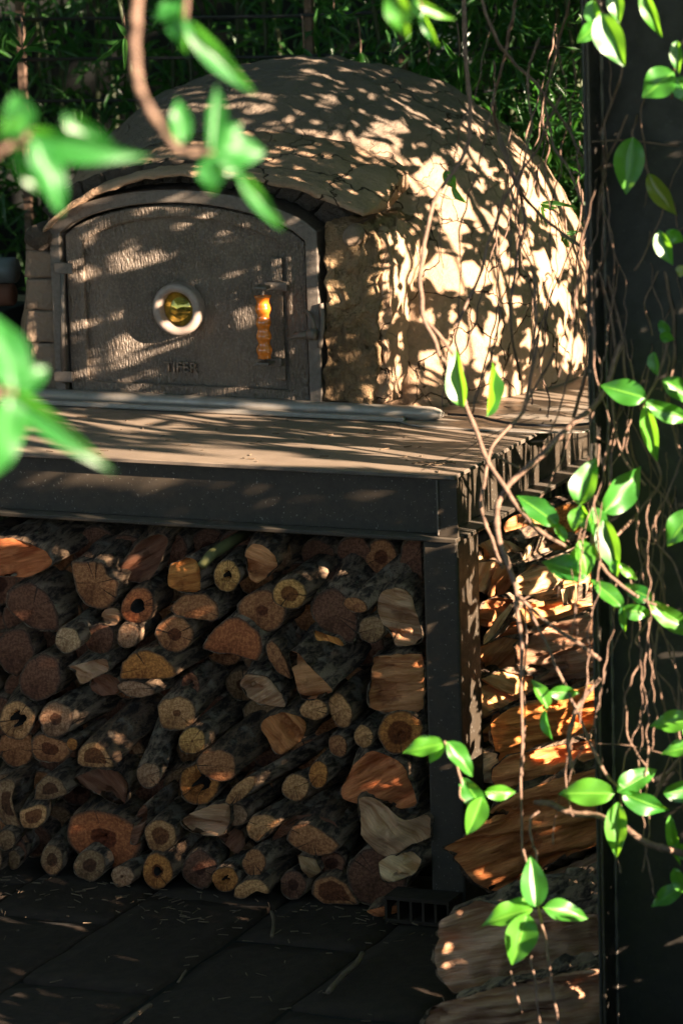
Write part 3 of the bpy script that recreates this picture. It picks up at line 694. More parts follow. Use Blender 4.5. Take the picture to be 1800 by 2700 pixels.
G = 'firewood logs stacked under the bench'
T2 = [
 ('A', [(-60, 100), (90, 95), (170, 120), (240, 150), (330, 180), (395, 270), (330, 310), (200, 380), (0, 370), (-60, 380)], .05, (.1, .1), .3, 'red', 0, 0, 'knotty reddish root chunk at the top left corner of the stack', 'split'),
 ('A', [(490, 260), (730, 260), (740, 350), (825, 400), (810, 520), (760, 580), (690, 600), (580, 560), (530, 480), (500, 330)], .045, (.05, .1), .4, 'brown', .0, 0, 'shield-shaped brown log end with a flat top near the beam'),
 ('A', ('e', 950, 570, 112, 132, 10), .05, (.1, .05), .4, 'red', 0, .34, 'reddish hollow log end with a ragged hole beside the shield-shaped log'),
 ('A', [(1160, 290), (1270, 230), (1350, 240), (1390, 300), (1390, 480), (1240, 480), (1145, 420)], .05, (.15, .12), .4, 'orange', 0, 0, 'orange fan-shaped split end beneath the pale forked branch', 'split'),
 ('A', [(1260, 485), (1420, 480), (1500, 560), (1510, 650), (1480, 680), (1220, 640), (1175, 580)], .06, (.1, .05), .4, 'brown', 0, 0, 'brown trapezoid log end under the orange fan-shaped one'),
 ('B', ('e', 125, 360, 100, 108), .03, (.1, .1), .42, 'honey', .0, .30, 'honey-coloured log end with a black keyhole hollow below the beam'),
 ('B', [(245, 200), (300, 130), (380, 145), (470, 215), (490, 285), (440, 345), (330, 425), (265, 360)], .02, (.25, .25), .42, 'brown', 0, 0, 'half log with a bright sunlit edge just under the beam', 'split'),
 ('B', ('e', 560, 485, 116, 116), .02, (.15, .15), .42, 'honey', .52, 0, 'pale ring log end with a round brown heart under the beam'),
 ('B', ('e', 370, 598, 165, 150), .06, (.1, .1), .4, 'brown', .25, 0, 'wide plain brown log end touching the pale ring log'),
 ('B', [(720, 500), (850, 430), (1010, 560), (1040, 700), (1010, 830), (860, 790), (740, 690), (690, 600)], .04, (.35, .45), .42, 'dark', 0, 0, 'thick dark-faced bark log slanting up to the right beneath the beam'),
 ('B', ('e', 1010, 560, 92, 50, 15), .0, (.6, .5), .3, 'brown', 0, 0, 'short stub of branch with sunlit bark above the mossy log end'),
 ('B', [(1150, 560), (1180, 460), (1300, 430), (1400, 480), (1440, 620), (1470, 720), (1480, 830), (1300, 860), (1260, 760), (1180, 680)], .02, (.1, .1), .4, 'grey', 0, .0, 'tall grey split log with a small wormhole against the leg', 'split'),
 ('B', ('e', 1125, 727, 92, 95), .015, (.1, .1), .4, 'moss', 0, 0, 'mossy green round log end left of the tall grey split log'),
 ('B', [(1125, 905), (1475, 890), (1485, 1100), (1480, 1300), (1300, 1310), (1110, 1285), (1100, 1200), (1120, 1050)], .018, (0, 0), .14, 'brown', 0, 0, 'square weathered split log lying sideways against the leg', 'split'),
 ('A', ('e', 470, 800, 92, 98), .02, (.1, .1), .4, 'pale', 0, 0, 'small log end lit by a bright patch of sun on the left'),
 ('A', ('e', 690, 795, 105, 110), .06, (.1, .1), .4, 'dark', 0, 0, 'dark round log end right of the sunlit small one'),
 ('A', ('e', 885, 775, 84, 86), .03, (.1, .1), .4, 'grey', .1, 0, 'small pale grey log end with a tiny heart above the half disc'),
 ('A', ('e', 770, 640, 70, 66), .06, (.1, .1), .4, 'grey', 0, 0, 'grey lumpy stub wedged above the small pale grey log end', 'split'),
 ('A', ('e', 1205, 765, 128, 122), .05, (.1, .1), .4, 'brown', .36, 0, 'round tan-brown log end with a wide dark centre'),
 ('A', [(40, 470), (200, 390), (330, 470), (420, 620), (420, 740), (250, 740), (110, 660), (30, 580)], .08, (.1, .1), .4, 'dark', 0, 0, 'large dim log chunk under the knotty root at the left'),
 ('A', ('e', 110, 880, 130, 160), .10, (.1, .1), .35, 'dark', 0, 0, 'big log end almost lost in shadow at the left edge of the stack'),
 ('A', [(190, 940), (300, 890), (400, 940), (430, 1060), (400, 1180), (260, 1230), (160, 1180), (120, 1070)], .04, (.1, .05), .4, 'dark', 0, 0, 'dark six-sided log end left of the gnarled root tip'),
 ('A', [(445, 990), (540, 970), (650, 940), (740, 930), (760, 1020), (680, 1050), (600, 1100), (560, 1110), (520, 1030)], .02, (.2, .0), .3, 'grey', 0, 0, 'gnarled root tip with a sunlit end pointing left', 'split'),
 ('A', [(820, 1075), (840, 960), (920, 885), (1020, 865), (1130, 910), (1200, 990), (1230, 1045), (1180, 1072)], .02, (.1, .05), .4, 'orange', 0, 0, 'orange half-disc log end with its flat side down'),
 ('A', ('e', 940, 1140, 130, 58, 8), .05, (.1, .05), .4, 'grey', 0, 0, 'flat grey oval log end right beneath the orange half disc'),
 ('A', ('e', 730, 1115, 110, 75, 10), .07, (.1, .05), .4, 'dark', 0, 0, 'dark bark lump left of the flat grey oval log end', 'split'),
 ('A', ('e', 1315, 1110, 70, 85), .07, (.1, .05), .4, 'dark', 0, .3, 'dark hollow stub right of the orange half disc'),
 ('A', ('e', 118, 1352, 120, 136), .02, (.05, .05), .4, 'tan', 0, .42, 'pale ring log end split open by a black rotten core at the left'),
 ('A', ('e', 385, 1352, 118, 128), .02, (.2, .1), .42, 'grey', .35, 0, 'round grey log end with a smudged dark centre'),
 ('A', ('e', 1220, 1310, 132, 118, 15), .03, (.2, .2), .42, 'tan', .2, 0, 'broad tan log end with a small dark heart in mid stack'),
 ('A', ('e', 1325, 1500, 94, 97), .015, (.1, .1), .42, 'honey', .10, 0, 'bright yellow-tan small log end with a pinpoint heart'),
 ('C', [(220, 120), (290, 80), (350, 110), (440, 130), (490, 160), (500, 220), (430, 290), (330, 290), (240, 280), (210, 200)], .03, (.1, .1), .4, 'brown', .45, 0, 'lobed brown log end with a dark core left of the lichen log'),
 ('C', ('e', 500, 163, 38, 46), .02, (.1, .1), .4, 'orange', 0, 0, 'thumb-sized orange stick end beside the lobed brown log'),
 ('C', [(535, 295), (540, 200), (590, 150), (660, 138), (730, 190), (775, 270), (798, 325), (660, 325), (560, 315)], .0, (.42, .35), .45, 'tan', .62, 0, 'arched pale ring end of the big lichen-covered log'),
 ('C', ('e', 1025, 375, 82, 90), .0, (.22, .45), .45, 'grey', 0, 0, 'smooth grey branch slanting upwards with a scraped oval end'),
 ('C', ('e', 1375, 440, 140, 145), .05, (.1, .1), .4, 'orange', 0, .5, 'large hollow orange log end eaten out by rot'),
 ('C', ('e', 1500, 310, 140, 105, 20), .02, (.32, .45), .45, 'brown', .0, 0, 'thick brown log slanting up right beside the rotten hollow log'),
 ('C', [(230, 550), (240, 450), (320, 370), (420, 395), (490, 500), (350, 545)], .04, (.1, .1), .4, 'moss', .5, 0, 'greenish arch-shaped half log end at the lower left'),
 ('C', [(-30, 420), (60, 390), (110, 420), (80, 540), (130, 680), (170, 740), (60, 730), (-30, 640)], .05, (.1, .1), .4, 'moss', .5, 0, 'large curved log quarter cut by the left edge'),
 ('C', [(135, 620), (280, 570), (335, 590), (330, 680), (260, 745), (160, 745), (130, 690)], .03, (.1, .1), .4, 'tan', .6, 0, 'half ring log end with a red-brown heart, flat side up, lower left'),
 ('C', ('e', 48, 822, 64, 78), .02, (.1, .1), .4, 'moss', .0, 0, 'dull green log end below the half rings at the left edge'),
 ('C', [(490, 400), (640, 330), (830, 340), (900, 440), (870, 590), (780, 580), (650, 490), (540, 450)], .07, (.15, .2), .4, 'dark', 0, 0, 'dark slanting bark slab below the lichen-covered log', 'split'),
 ('C', [(450, 780), (490, 650), (620, 600), (830, 640), (960, 720), (990, 860), (900, 1000), (760, 1030), (580, 960), (480, 880)], .05, (.1, .1), .4, 'red', .35, .12, 'biggest dark red-brown log end, low left of the stack'),
 ('C', ('e', 1110, 795, 112, 116), .015, (.1, .1), .42, 'tan', .55, 0, 'crisp pale ring around a black-brown heart, low centre-left'),
 ('C', ('e', 115, 905, 78, 88), .07, (.1, .1), .4, 'dark', 0, 0, 'dark red stub above the bottom row at far left'),
 ('C', ('e', 370, 1112, 74, 112), .03, (.1, .1), .4, 'moss', .45, 0, 'tall oval greenish ring log end in the bottom row'),
 ('C', ('e', 630, 1140, 107, 108), .02, (.1, .1), .4, 'moss', .42, 0, 'dim round ring log end in the bottom row left of the small grey one'),
 ('C', ('e', 105, 1135, 50, 72), .05, (.1, .1), .4, 'moss', 0, 0, 'small dim log end in the bottom row at far left'),
 ('C', ('e', 850, 1210, 84, 78), .0, (.1, .1), .42, 'grey', .14, 0, 'small pale grey-green log end lowest in the bottom row'),
 ('C', ('e', 1088, 1120, 102, 124, -10), .01, (.1, .3), .42, 'orange', .38, .2, 'orange oval ring log end standing in the bottom row'),
 ('C', ('e', 1385, 1140, 118, 130), .04, (.1, .1), .4, 'dark', .3, 0, 'grey-brown blurred log end right of the orange oval ring'),
 ('D', ('e', 115, 1090, 86, 86), .01, (.1, .1), .42, 'orange', .0, .26, 'small orange ring log end with a black pith hole, bottom centre'),
 ('C', ('e', -8, 1090, 30, 80), .02, (.1, .1), .3, 'moss', 0, 0, 'sliver of a green log end cut off by the left frame edge'),
 ('A', [(1375, 870), (1450, 740), (1568, 650), (1640, 640), (1720, 690), (1800, 750), (1830, 860), (1790, 950), (1600, 900), (1500, 900), (1440, 880)], .05, (.1, .1), .4, 'red', 0, 0, 'wide ragged reddish-brown log end with a knot hole, mid stack'),
 ('B', [(400, 830), (440, 790), (490, 850), (540, 950), (570, 1090), (470, 1030), (410, 920)], .04, (.2, .2), .4, 'brown', 0, 0, 'narrow curved wedge tucked left of the long riven wedge'),
 ('B', [(530, 880), (590, 880), (700, 990), (880, 1150), (760, 1210), (640, 1215), (590, 1080)], .0, (.35, .3), .42, 'brown', 0, 0, 'long riven brown wedge slanting down to the right', 'split'),
 ('B', [(200, 1100), (260, 1030), (420, 1050), (520, 1180), (550, 1270), (350, 1250), (250, 1200)], .03, (.1, .1), .4, 'grey', 0, 0, 'grey-green chunk with frayed root hairs in mid stack', 'split'),
 ('B', ('e', 725, 1280, 88, 80), .01, (.1, .1), .4, 'tan', 0, 0, 'small tan cracked log end under the long riven wedge'),
 ('B', ('e', 910, 1290, 80, 135, -14), .02, (.1, .1), .4, 'tan', 0, 0, 'tall pinkish oval log end next to the small tan cracked one'),
 ('B', [(350, 1400), (380, 1340), (520, 1290), (660, 1330), (690, 1400), (640, 1500), (560, 1568), (480, 1610), (430, 1560), (400, 1480)], .02, (.4, .1), .42, 'rust', 0, 0, 'rust-orange pointed wedge with a ragged left side', 'split'),
 ('B', ('e', 1068, 1468, 66, 82, -12), .02, (.1, .1), .4, 'tan', 0, 0, 'small tan oval log end left of the hollow orange log'),
 ('D', ('e', 890, 175, 68, 84, -15), .03, (.1, .1), .4, 'brown', 0, 0, 'small brown oval log end below the pinkish oval one'),
 ('B', ('e', 1315, 1440, 152, 152), .012, (.1, .1), .4, 'orange', .55, .1, 'large bright orange log end with a rotten red heart by the leg'),
 ('D', ('e', 602, 458, 98, 98), .01, (.2, .1), .42, 'tan', .0, .1, 'pale log end with dark star-shaped cracks in the lower middle'),
 ('D', ('e', 757, 375, 66, 96, 5), .01, (.3, .15), .42, 'orange', 0, 0, 'clean orange oval log end touching the star-cracked one'),
 ('D', ('e', 225, 478, 140, 52, -45), .0, (.7, .35), .45, 'tan', 0, 0, 'obliquely cut slender log slanting across the lower middle'),
 ('D', [(905, 460), (1010, 280), (1130, 185), (1350, 290), (1450, 600), (1300, 620), (1150, 520), (1060, 590), (900, 540)], .015, (.1, .1), .4, 'red', 0, 0, 'great triangular red-brown split log near the leg', 'split'),
 ('D', [(1030, 520), (1130, 510), (1240, 600), (1350, 700), (1520, 640), (1530, 820), (1340, 880), (1320, 930), (1180, 940), (1100, 820), (1040, 640)], .0, (.3, .1), .35, 'grey', 0, 0, 'gnarled olive-grey forked branch below the triangular log', 'gnarl'),
 ('D', [(1165, 970), (1240, 930), (1400, 900), (1470, 960), (1430, 1050), (1350, 1090), (1230, 1115), (1180, 1060)], -.005, (.4, .2), .3, 'pale', 0, 0, 'pale torn log end with frayed fibres low by the leg', 'split'),
 ('D', ('e', 180, 650, 100, 76, 10), .04, (.2, .1), .4, 'grey', 0, 0, 'rounded grey-brown log end above the tan kidney wedge'),
 ('D', [(255, 730), (300, 650), (420, 640), (500, 690), (420, 760), (370, 800), (330, 850), (270, 800)], .015, (.3, .2), .4, 'tan', 0, 0, 'tan kidney-shaped wedge pointing downwards'),
 ('D', [(420, 850), (470, 740), (580, 650), (720, 640), (880, 700), (940, 800), (860, 780), (720, 700), (600, 680), (500, 760)], .05, (.2, .2), .35, 'dark', 0, 0, 'dark bark arching over the lumpy brown log end', 'split'),
 ('D', [(520, 830), (560, 730), (680, 700), (800, 760), (930, 850), (860, 920), (740, 940), (600, 890)], .02, (.2, .1), .4, 'brown', 0, 0, 'lumpy rose-brown log end beneath the arching bark'),
 ('D', ('e', 850, 985, 102, 80, -10), .05, (.1, .1), .4, 'dark', .5, 0, 'dim ring log end under the lumpy rose-brown one'),
 ('D', [(620, 920), (740, 950), (780, 1040), (700, 1095), (650, 1010)], .03, (.1, .1), .4, 'moss', 0, 0, 'mossy bark splinter left of the dim ring log end', 'split'),
 ('D', ('e', 312, 980, 78, 100), .02, (.45, .1), .42, 'brown', 0, 0, 'plain brown oval end of a thick dark log, low centre'),
 ('D', [(170, 1290), (180, 1220), (260, 1165), (360, 1160), (430, 1220), (425, 1270), (340, 1240), (240, 1305)], .0, (.2, .1), .4, 'tan', 0, 0, 'tan bean-shaped slice in the bottom row'),
 ('D', [(200, 1165), (260, 1110), (380, 1090), (310, 1140)], .01, (.2, .1), .3, 'tan', 0, 0, 'thin tan sliver resting on the bean-shaped slice'),
 ('D', ('e', 590, 1225, 100, 96), .03, (.1, .1), .4, 'dark', .4, 0, 'dark brown round log end between the bean slice and the dark arch'),
 ('D', [(710, 1270), (730, 1170), (850, 1135), (960, 1200), (1040, 1350), (900, 1340), (790, 1340)], .02, (.1, .1), .4, 'brown', .7, 0, 'arched half log with a pale rim and black core in the bottom row'),
 ('D', ('e', 1165, 1140, 200, 205), .03, (.1, .1), .38, 'dark', 0, 0, 'big dark round log end beside the foot of the leg'),
 ('D', [(1085, 1345), (1200, 1315), (1355, 1310), (1330, 1350), (1220, 1385), (1150, 1390)], -.03, (.0, .0), .1, 'red', 0, 0, 'ribbed sunlit bark chip under the big dark log', 'split'),
 ('D', [(30, 700), (130, 730), (250, 760), (270, 860), (200, 920), (110, 850), (20, 770)], .06, (.1, .1), .4, 'dark', 0, 0, 'crumbling dark brown lump above the small orange ring', 'split'),
 ('C', [(1240, 690), (1300, 640), (1450, 580), (1580, 570), (1590, 700), (1530, 800), (1390, 790), (1290, 750)], .02, (.3, .05), .35, 'grey', 0, 0, 'pale grey weathered chunk right of the crisp pale ring', 'split'),
 ('A', [(800, 330), (960, 120), (1090, 60), (1180, 100), (1080, 330), (1000, 430), (880, 400)], .09, (.3, .5), .4, 'dark', 0, 0, 'rough dark bark log leaning up into the shadow of the beam', 'split'),
 ('C', ('e', 960, 720, 40, 150, 15), .04, (.2, .3), .35, 'dark', 0, 0, 'twisted brown stick standing left of the crisp pale ring', 'split'),
 ('B', [(720, 730), (800, 760), (900, 790), (940, 850), (830, 815), (740, 810)], .02, (.1, .1), .3, 'orange', 0, 0, 'thin orange bark edge under the thick dark-faced log', 'split'),
 ('B', [(1340, 130), (1470, 60), (1475, 420), (1380, 400), (1300, 360)], .10, (.1, .1), .3, 'dark', 0, 0, 'dark log tucked in the top corner between beam and leg'),
]
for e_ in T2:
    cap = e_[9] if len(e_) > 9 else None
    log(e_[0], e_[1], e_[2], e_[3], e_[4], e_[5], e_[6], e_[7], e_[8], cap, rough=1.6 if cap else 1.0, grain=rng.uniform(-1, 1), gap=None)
CULM2 = mat_plain('green_branch_bark', (.16, .15, .05))
lb = tube('forked_branch', [tuple(ony(x, y, Y)) for x, y, Y in ((532, 1492, .03), (560, 1460, .06), (600, 1435, .10), (650, 1405, .16))], [.010, .012, .012, .012], CULM2, None, 10, .04)
tag(lb, 'slender yellow-green branch lying over the orange fan-shaped log', 'branch')
FRONT = []
for e_ in T2:
    fn = REG[e_[0]]
    q = [fn(e_[1][1], e_[1][2])] if e_[1][0] == 'e' else [fn(*p_) for p_ in e_[1]]
    short = e_[8]
    for wd in (' with ', ' beside ', ' under ', ' beneath ', ' at the ', ' in the ', ' below ', ' above ', ' left of ', ' right of ', ' between ', ' near ', ' slanting ', ' touching ', ' lit by ', ' against ', ' wedged ', ' split open ', ' over ', ' by the ', ' next to ', ' standing ', ' across ', ' cut ', ' around ', ' eaten ', ', '):
        short = short.split(wd)[0]
    short = ' '.join(short.split()[:9])
    FRONT.append((sum(p_[0] for p_ in q) / len(q), sum(p_[1] for p_ in q) / len(q), short))
def near_label(x, y):
    f_ = min(FRONT, key=lambda p_: (p_[0] - x) ** 2 + (p_[1] - y) ** 2)
    dx, dy = x - f_[0], y - f_[1]
    d_ = ('right of' if dx > 0 else 'left of') if abs(dx) > abs(dy) else ('below' if dy > 0 else 'above')
    return f'dim log end {d_} the {f_[2]}'
# logs further back that fill the gaps
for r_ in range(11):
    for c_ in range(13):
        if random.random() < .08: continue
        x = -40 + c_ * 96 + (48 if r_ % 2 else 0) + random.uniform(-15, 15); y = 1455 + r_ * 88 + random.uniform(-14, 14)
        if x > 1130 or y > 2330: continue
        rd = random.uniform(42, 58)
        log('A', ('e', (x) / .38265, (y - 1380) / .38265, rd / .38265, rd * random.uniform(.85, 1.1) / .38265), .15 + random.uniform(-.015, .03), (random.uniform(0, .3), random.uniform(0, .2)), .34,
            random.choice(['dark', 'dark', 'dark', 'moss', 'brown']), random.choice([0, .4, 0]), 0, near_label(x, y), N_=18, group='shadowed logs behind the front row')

# the pile to the right of the leg
GP = 'split firewood piled at the right end of the bench'
def chunk(*a, **kw): return log(*a, group=GP, name='split_log', N_=kw.pop('N_', 84), **kw)
Q = [
 ('E', ('e', 640, 190, 105, 84, 5), .62, (.1, .0), .3, 'brown', 0, 0, 'knobbly dark bark log end highest on the right-hand pile', 'gnarl', .2),
 ('E', ('e', 870, 165, 95, 105, 20), .66, (.3, 0), .3, 'orange', 0, 0, 'smooth orange round log behind the leaves at the top of the pile', None, 0),
 ('E', [(690, 270), (800, 260), (870, 300), (850, 370), (770, 380), (690, 330)], .60, (.3, 0), .2, 'rust', 0, 0, 'small red-brown block under the smooth orange round log', 'split', .1),
 ('E', [(650, 270), (690, 275), (660, 350), (628, 425), (612, 415), (632, 340)], .50, (.1, 0), .05, 'pale', 0, 0, 'bright upright splinter between the knobbly log and the red block', 'split', 1.3),
 ('E', [(365, 300), (470, 240), (540, 290), (600, 350), (620, 450), (560, 500), (480, 420), (380, 390)], .50, (.3, 0), .25, 'pale', 0, 0, 'sunlit torn log beside the top of the leg', 'split', -1.1),
 ('E', [(370, 400), (450, 400), (480, 440), (440, 560), (400, 610), (370, 560)], .40, (.3, 0), .2, 'pale', 0, 0, 'narrow sunlit splinter log pressed against the leg', 'split', 1.2),
 ('E', [(480, 420), (540, 430), (560, 520), (500, 610), (450, 640), (430, 590)], .42, (.3, 0), .2, 'brown', 0, 0, 'ribbed brown splinter right of the narrow sunlit one', 'split', 1.1),
 ('E', [(620, 480), (700, 400), (820, 440), (960, 490), (980, 560), (900, 620), (760, 620), (640, 570)], .45, (.3, .1), .3, 'pale', 0, 0, 'pale lichen-spotted riven log in full sun', 'split', .25),
 ('E', [(855, 560), (935, 545), (930, 650), (870, 665)], .38, (.2, 0), .05, 'pale', 0, 0, 'short bright upright slat on the lichen-spotted log', 'split', 1.5),
 ('E', [(900, 480), (1100, 430), (1150, 700), (960, 720), (900, 650)], .50, (.3, 0), .25, 'tan', 0, 0, 'tan splintered log disappearing behind the dark post', 'split', .6),
 ('E', [(640, 620), (900, 640), (1020, 700), (800, 760), (700, 770), (620, 700)], .40, (.3, 0), .25, 'tan', 0, 0, 'flat tan split log lying on the smooth brown block', 'split', .1),
 ('E', [(365, 640), (470, 610), (540, 650), (500, 760), (420, 800), (370, 760)], .36, (.3, 0), .25, 'brown', 0, 0, 'shaggy brown bark log beside the leg at mid height', 'split', -.4),
 ('E', [(545, 650), (560, 668), (490, 790), (430, 870), (395, 895), (400, 840), (470, 740)], .28, (.2, 0), .05, 'pale', 0, 0, 'long bright splinter slanting down to the leg', 'split', 1.0),
 ('E', [(520, 760), (640, 740), (720, 800), (640, 880), (560, 860), (500, 880)], .38, (.3, 0), .25, 'red', 0, 0, 'reddish bark lump left of the smooth brown block', 'split', .2),
 ('E', [(390, 890), (520, 840), (610, 880), (640, 1000), (620, 1100), (520, 1060), (420, 1040)], .34, (.3, 0), .3, 'brown', 0, 0, 'dark crusted bark log with sunlit ridges', 'gnarl', .8),
 ('E', [(590, 900), (640, 815), (800, 760), (1100, 680), (1150, 1080), (900, 1130), (760, 1145), (640, 1090), (600, 1000)], .30, (.5, .05), .35, 'umber', 0, 0, 'big smooth brown split block in the shade of the leaves', 'split', .18),
 ('E', [(385, 1080), (500, 1040), (640, 1110), (640, 1200), (520, 1260), (400, 1330)], .22, (.3, 0), .3, 'tan', 0, 0, 'fan of sunlit riven fibres beside the leg', 'split', -.7),
 ('E', [(385, 1300), (470, 1280), (500, 1390), (480, 1500), (400, 1480)], .20, (.3, 0), .25, 'red', 0, 0, 'red shaggy log end squeezed between the leg and a board', 'split', .3),
 ('E', [(465, 1330), (560, 1245), (800, 1180), (1150, 1090), (1150, 1490), (900, 1530), (750, 1570), (490, 1590), (470, 1450)], .16, (.5, .05), .35, 'orange', 0, 0, 'long brown-orange board-like split log across mid pile', 'split', .15),
 ('F', [(370, -60), (470, -30), (490, 80), (440, 160), (370, 140)], .14, (.3, 0), .2, 'pale', 0, 0, 'pale log stub with a sunlit face behind the low vine leaves', 'split', .5),
 ('F', [(470, 30), (560, -40), (700, -60), (1150, -110), (1150, 20), (900, 60), (760, 110), (560, 170), (490, 140)], .02, (.4, 0), .3, 'rust', 0, 0, 'glowing orange log catching a bar of sun', 'split', .2),
 ('F', [(190, 490), (400, 380), (480, 250), (620, 170), (900, 80), (1150, 40), (1150, 520), (900, 590), (760, 645), (620, 730), (440, 805), (350, 740), (270, 600)], -.16, (.45, .1), .4, 'rust', 0, 0, 'huge rust-orange riven wedge jutting past the leg', 'split', .35),
 ('F', [(560, 800), (700, 690), (900, 620), (1150, 520), (1150, 1020), (900, 960), (650, 900)], -.10, (.4, .05), .35, 'umber', 0, 0, 'brown twisted log under the huge rust-orange wedge', 'split', .5),
 ('F', [(125, 1150), (150, 1000), (180, 900), (350, 815), (450, 830), (700, 880), (1150, 960), (1150, 1160), (900, 1240), (700, 1280), (400, 1350), (240, 1370), (170, 1290)], -.66, (.4, 0), .4, 'umber', 0, 0, 'massive gnarled brown log end lying beside the leg foot', 'gnarl', .2),
 ('F', [(90, 1520), (135, 1400), (220, 1380), (600, 1300), (1150, 1240), (1150, 1700), (600, 1720), (110, 1700)], -.86, (.3, 0), .18, 'umber', 0, 0, 'lowest long brown log lying on the slabs in front', 'split', .12),
]
for e_ in Q:
    chunk(e_[0], e_[1], e_[2], e_[3], e_[4], e_[5], e_[6], e_[7], e_[8], e_[9], rough=1.6, grain=e_[10], slope=(.25 if e_[0] == 'F' or e_[2] < .2 or e_[2] == .30 else random.choice([.5, .7, .85])))
for (x, y, Y) in ((1310, 1500, .7), (1400, 1560, .7), (1500, 1560, .75), (1330, 1650, .6), (1330, 1800, .5), (1450, 1420, .8), (1560, 1480, .8), (1340, 1950, .35), (1520, 1740, .5), (1560, 2200, .25)):
    log('A', ('e', x / .38265, (y - 1380) / .38265, 190, 170), Y, (.1, 0), .3, 'dark', 0, 0, 'log buried inside the right-hand pile, mostly hidden by split pieces', rough=1.4, N_=24, group='logs buried inside the right-hand pile')

# ------------------------------------------------------------------ the dark post
xl = ony(1542, 700, -1.03).x
PO = empty('steel_post', (xl + .1, -.95, 0)); tag(PO, 'tall dark steel channel post at the right, overgrown by vines', 'post')
box('web', xl + .0065, xl + .23, -.954, -.946, 0, 3.0, DARKSTEEL, PO, .001)
box('flange', xl, xl + .006, -1.030, -.946, 0, 3.0, DARKSTEEL, PO, .002)
box('flange_lip', xl + .0065, xl + .012, -1.028, -1.020, 0, 3.0, STEEL, PO, .001)
tube('weld_bead', [(xl + .0085, -.956, z) for z in np.arange(0, 2.9, .02)], [.0028 + .0012 * math.sin(i * 2.1) for i in range(145)], IRON2, PO, 6)

# ------------------------------------------------------------------ vine leaves and stems
def leaf_mesh(name, droop, fold, mat, wavy=0.0, wide=.40):
    nr, nc = 14, 6; V_ = []; UV = []; F_ = []
    for j in range(nr + 1):
        t = j / nr; w_ = (math.sin(math.pi * min(1, t ** .85)) ** .8) * (1 - .25 * t) if 0 < t < 1 else 0.0
        if t > .86: w_ *= .9
        w_ = max(w_, .012)
        for i in range(nc + 1):
            s = (i / nc - .5)
            x = s * w_ * 1.15
            z = -droop * t * t + fold * abs(s) * w_ + wavy * .05 * math.sin(t * 11 + s * 3) * abs(s) * 2
            V_.append((x, t, z)); UV.append((i / nc, t))
    for j in range(nr):
        for i in range(nc): a = j * (nc + 1) + i; F_.append((a, a + 1, a + nc + 2, a + nc + 1))
    me = bpy.data.meshes.new(name); me.from_pydata(V_, [], F_); me.materials.append(mat)
    uv = me.uv_layers.new(name='UVMap')
    for l_ in me.loops: uv.data[l_.index].uv = UV[l_.vertex_index]
    me.polygons.foreach_set('use_smooth', [True] * len(me.polygons))
    return me
LM = [leaf_mesh('leaf', .10, .45, LEAF, .5), leaf_mesh('leaf', .25, .25, LEAF, 1.0), leaf_mesh('leaf', -.10, .6, LEAF, .8), leaf_mesh('leaf', .42, .3, LEAF, .5)]
LEAFN = mat_leaf('dim_near_leaf', (.018, .12, .022), (.03, .16, .028), (.12, .46, .035), .42)  # leaf green darkened on the near shoots to suggest less sun
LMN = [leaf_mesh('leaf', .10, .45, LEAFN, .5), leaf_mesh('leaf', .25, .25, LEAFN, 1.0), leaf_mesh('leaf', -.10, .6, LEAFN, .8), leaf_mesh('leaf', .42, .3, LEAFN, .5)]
LMY = leaf_mesh('leaf', .12, .4, LEAFY, .8)

def leaf(parent, b, t, w_, d, dt=0.0, roll=0.0, kind=None, name='leaf'):
    B = at(b[0], b[1], d); Tp = at(t[0], t[1], d + dt)
    ax = (Tp - B); L = ax.length; Yv = ax.normalized()
    view = (B - CAM).normalized()
    nrm = (-view - Yv * (-view).dot(Yv)).normalized()
    nrm = Matrix.Rotation(roll, 3, Yv) @ nrm
    Xv = Yv.cross(nrm).normalized()
    W = w_ * DM(d) / F * (.88 if d < 1.2 else 1.0)
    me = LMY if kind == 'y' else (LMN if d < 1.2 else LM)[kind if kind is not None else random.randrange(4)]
    o = bpy.data.objects.new(name, me); C.objects.link(o)
    m = Matrix((Xv * W, Yv * L, nrm * L)).transposed().to_4x4()
    o.parent = parent
    m.translation = B - wloc(parent)
    o.matrix_local = m
    return o

def stem(pts, label, name='vine', cat='vine', group=None, jit=3.0, rough=.07):
    """pts: (px, py, depth, radius in px)"""
    out = []
    pts = [(p[0], p[1], p[2], p[3] * (.66 if name in ('vine', 'vine_strand') else .9)) for p in pts]
    sp = spline(pts, 7)
    for i, p in enumerate(sp):
        j = jit if 0 < i < len(sp) - 1 else 0
        x = p[0] + j * noise.noise(Vector((i * .23, pts[0][0], 0))) * 2; y = p[1]
        out.append((at(x, y, p[2] + .01 * noise.noise(Vector((i * .4, pts[0][0], 5)))), max(.0006, p[3] * DM(p[2]) / F)))
    rr2 = [r * (1 + .22 * max(0, math.sin(i * 1.7 + pts[0][0])) ** 6) for i, (p, r) in enumerate(out)]
    o = tube(name, [tuple(p) for p, r in out], rr2, STEM, None, 8, rough)
    tag(o, label, cat, group)
    return o

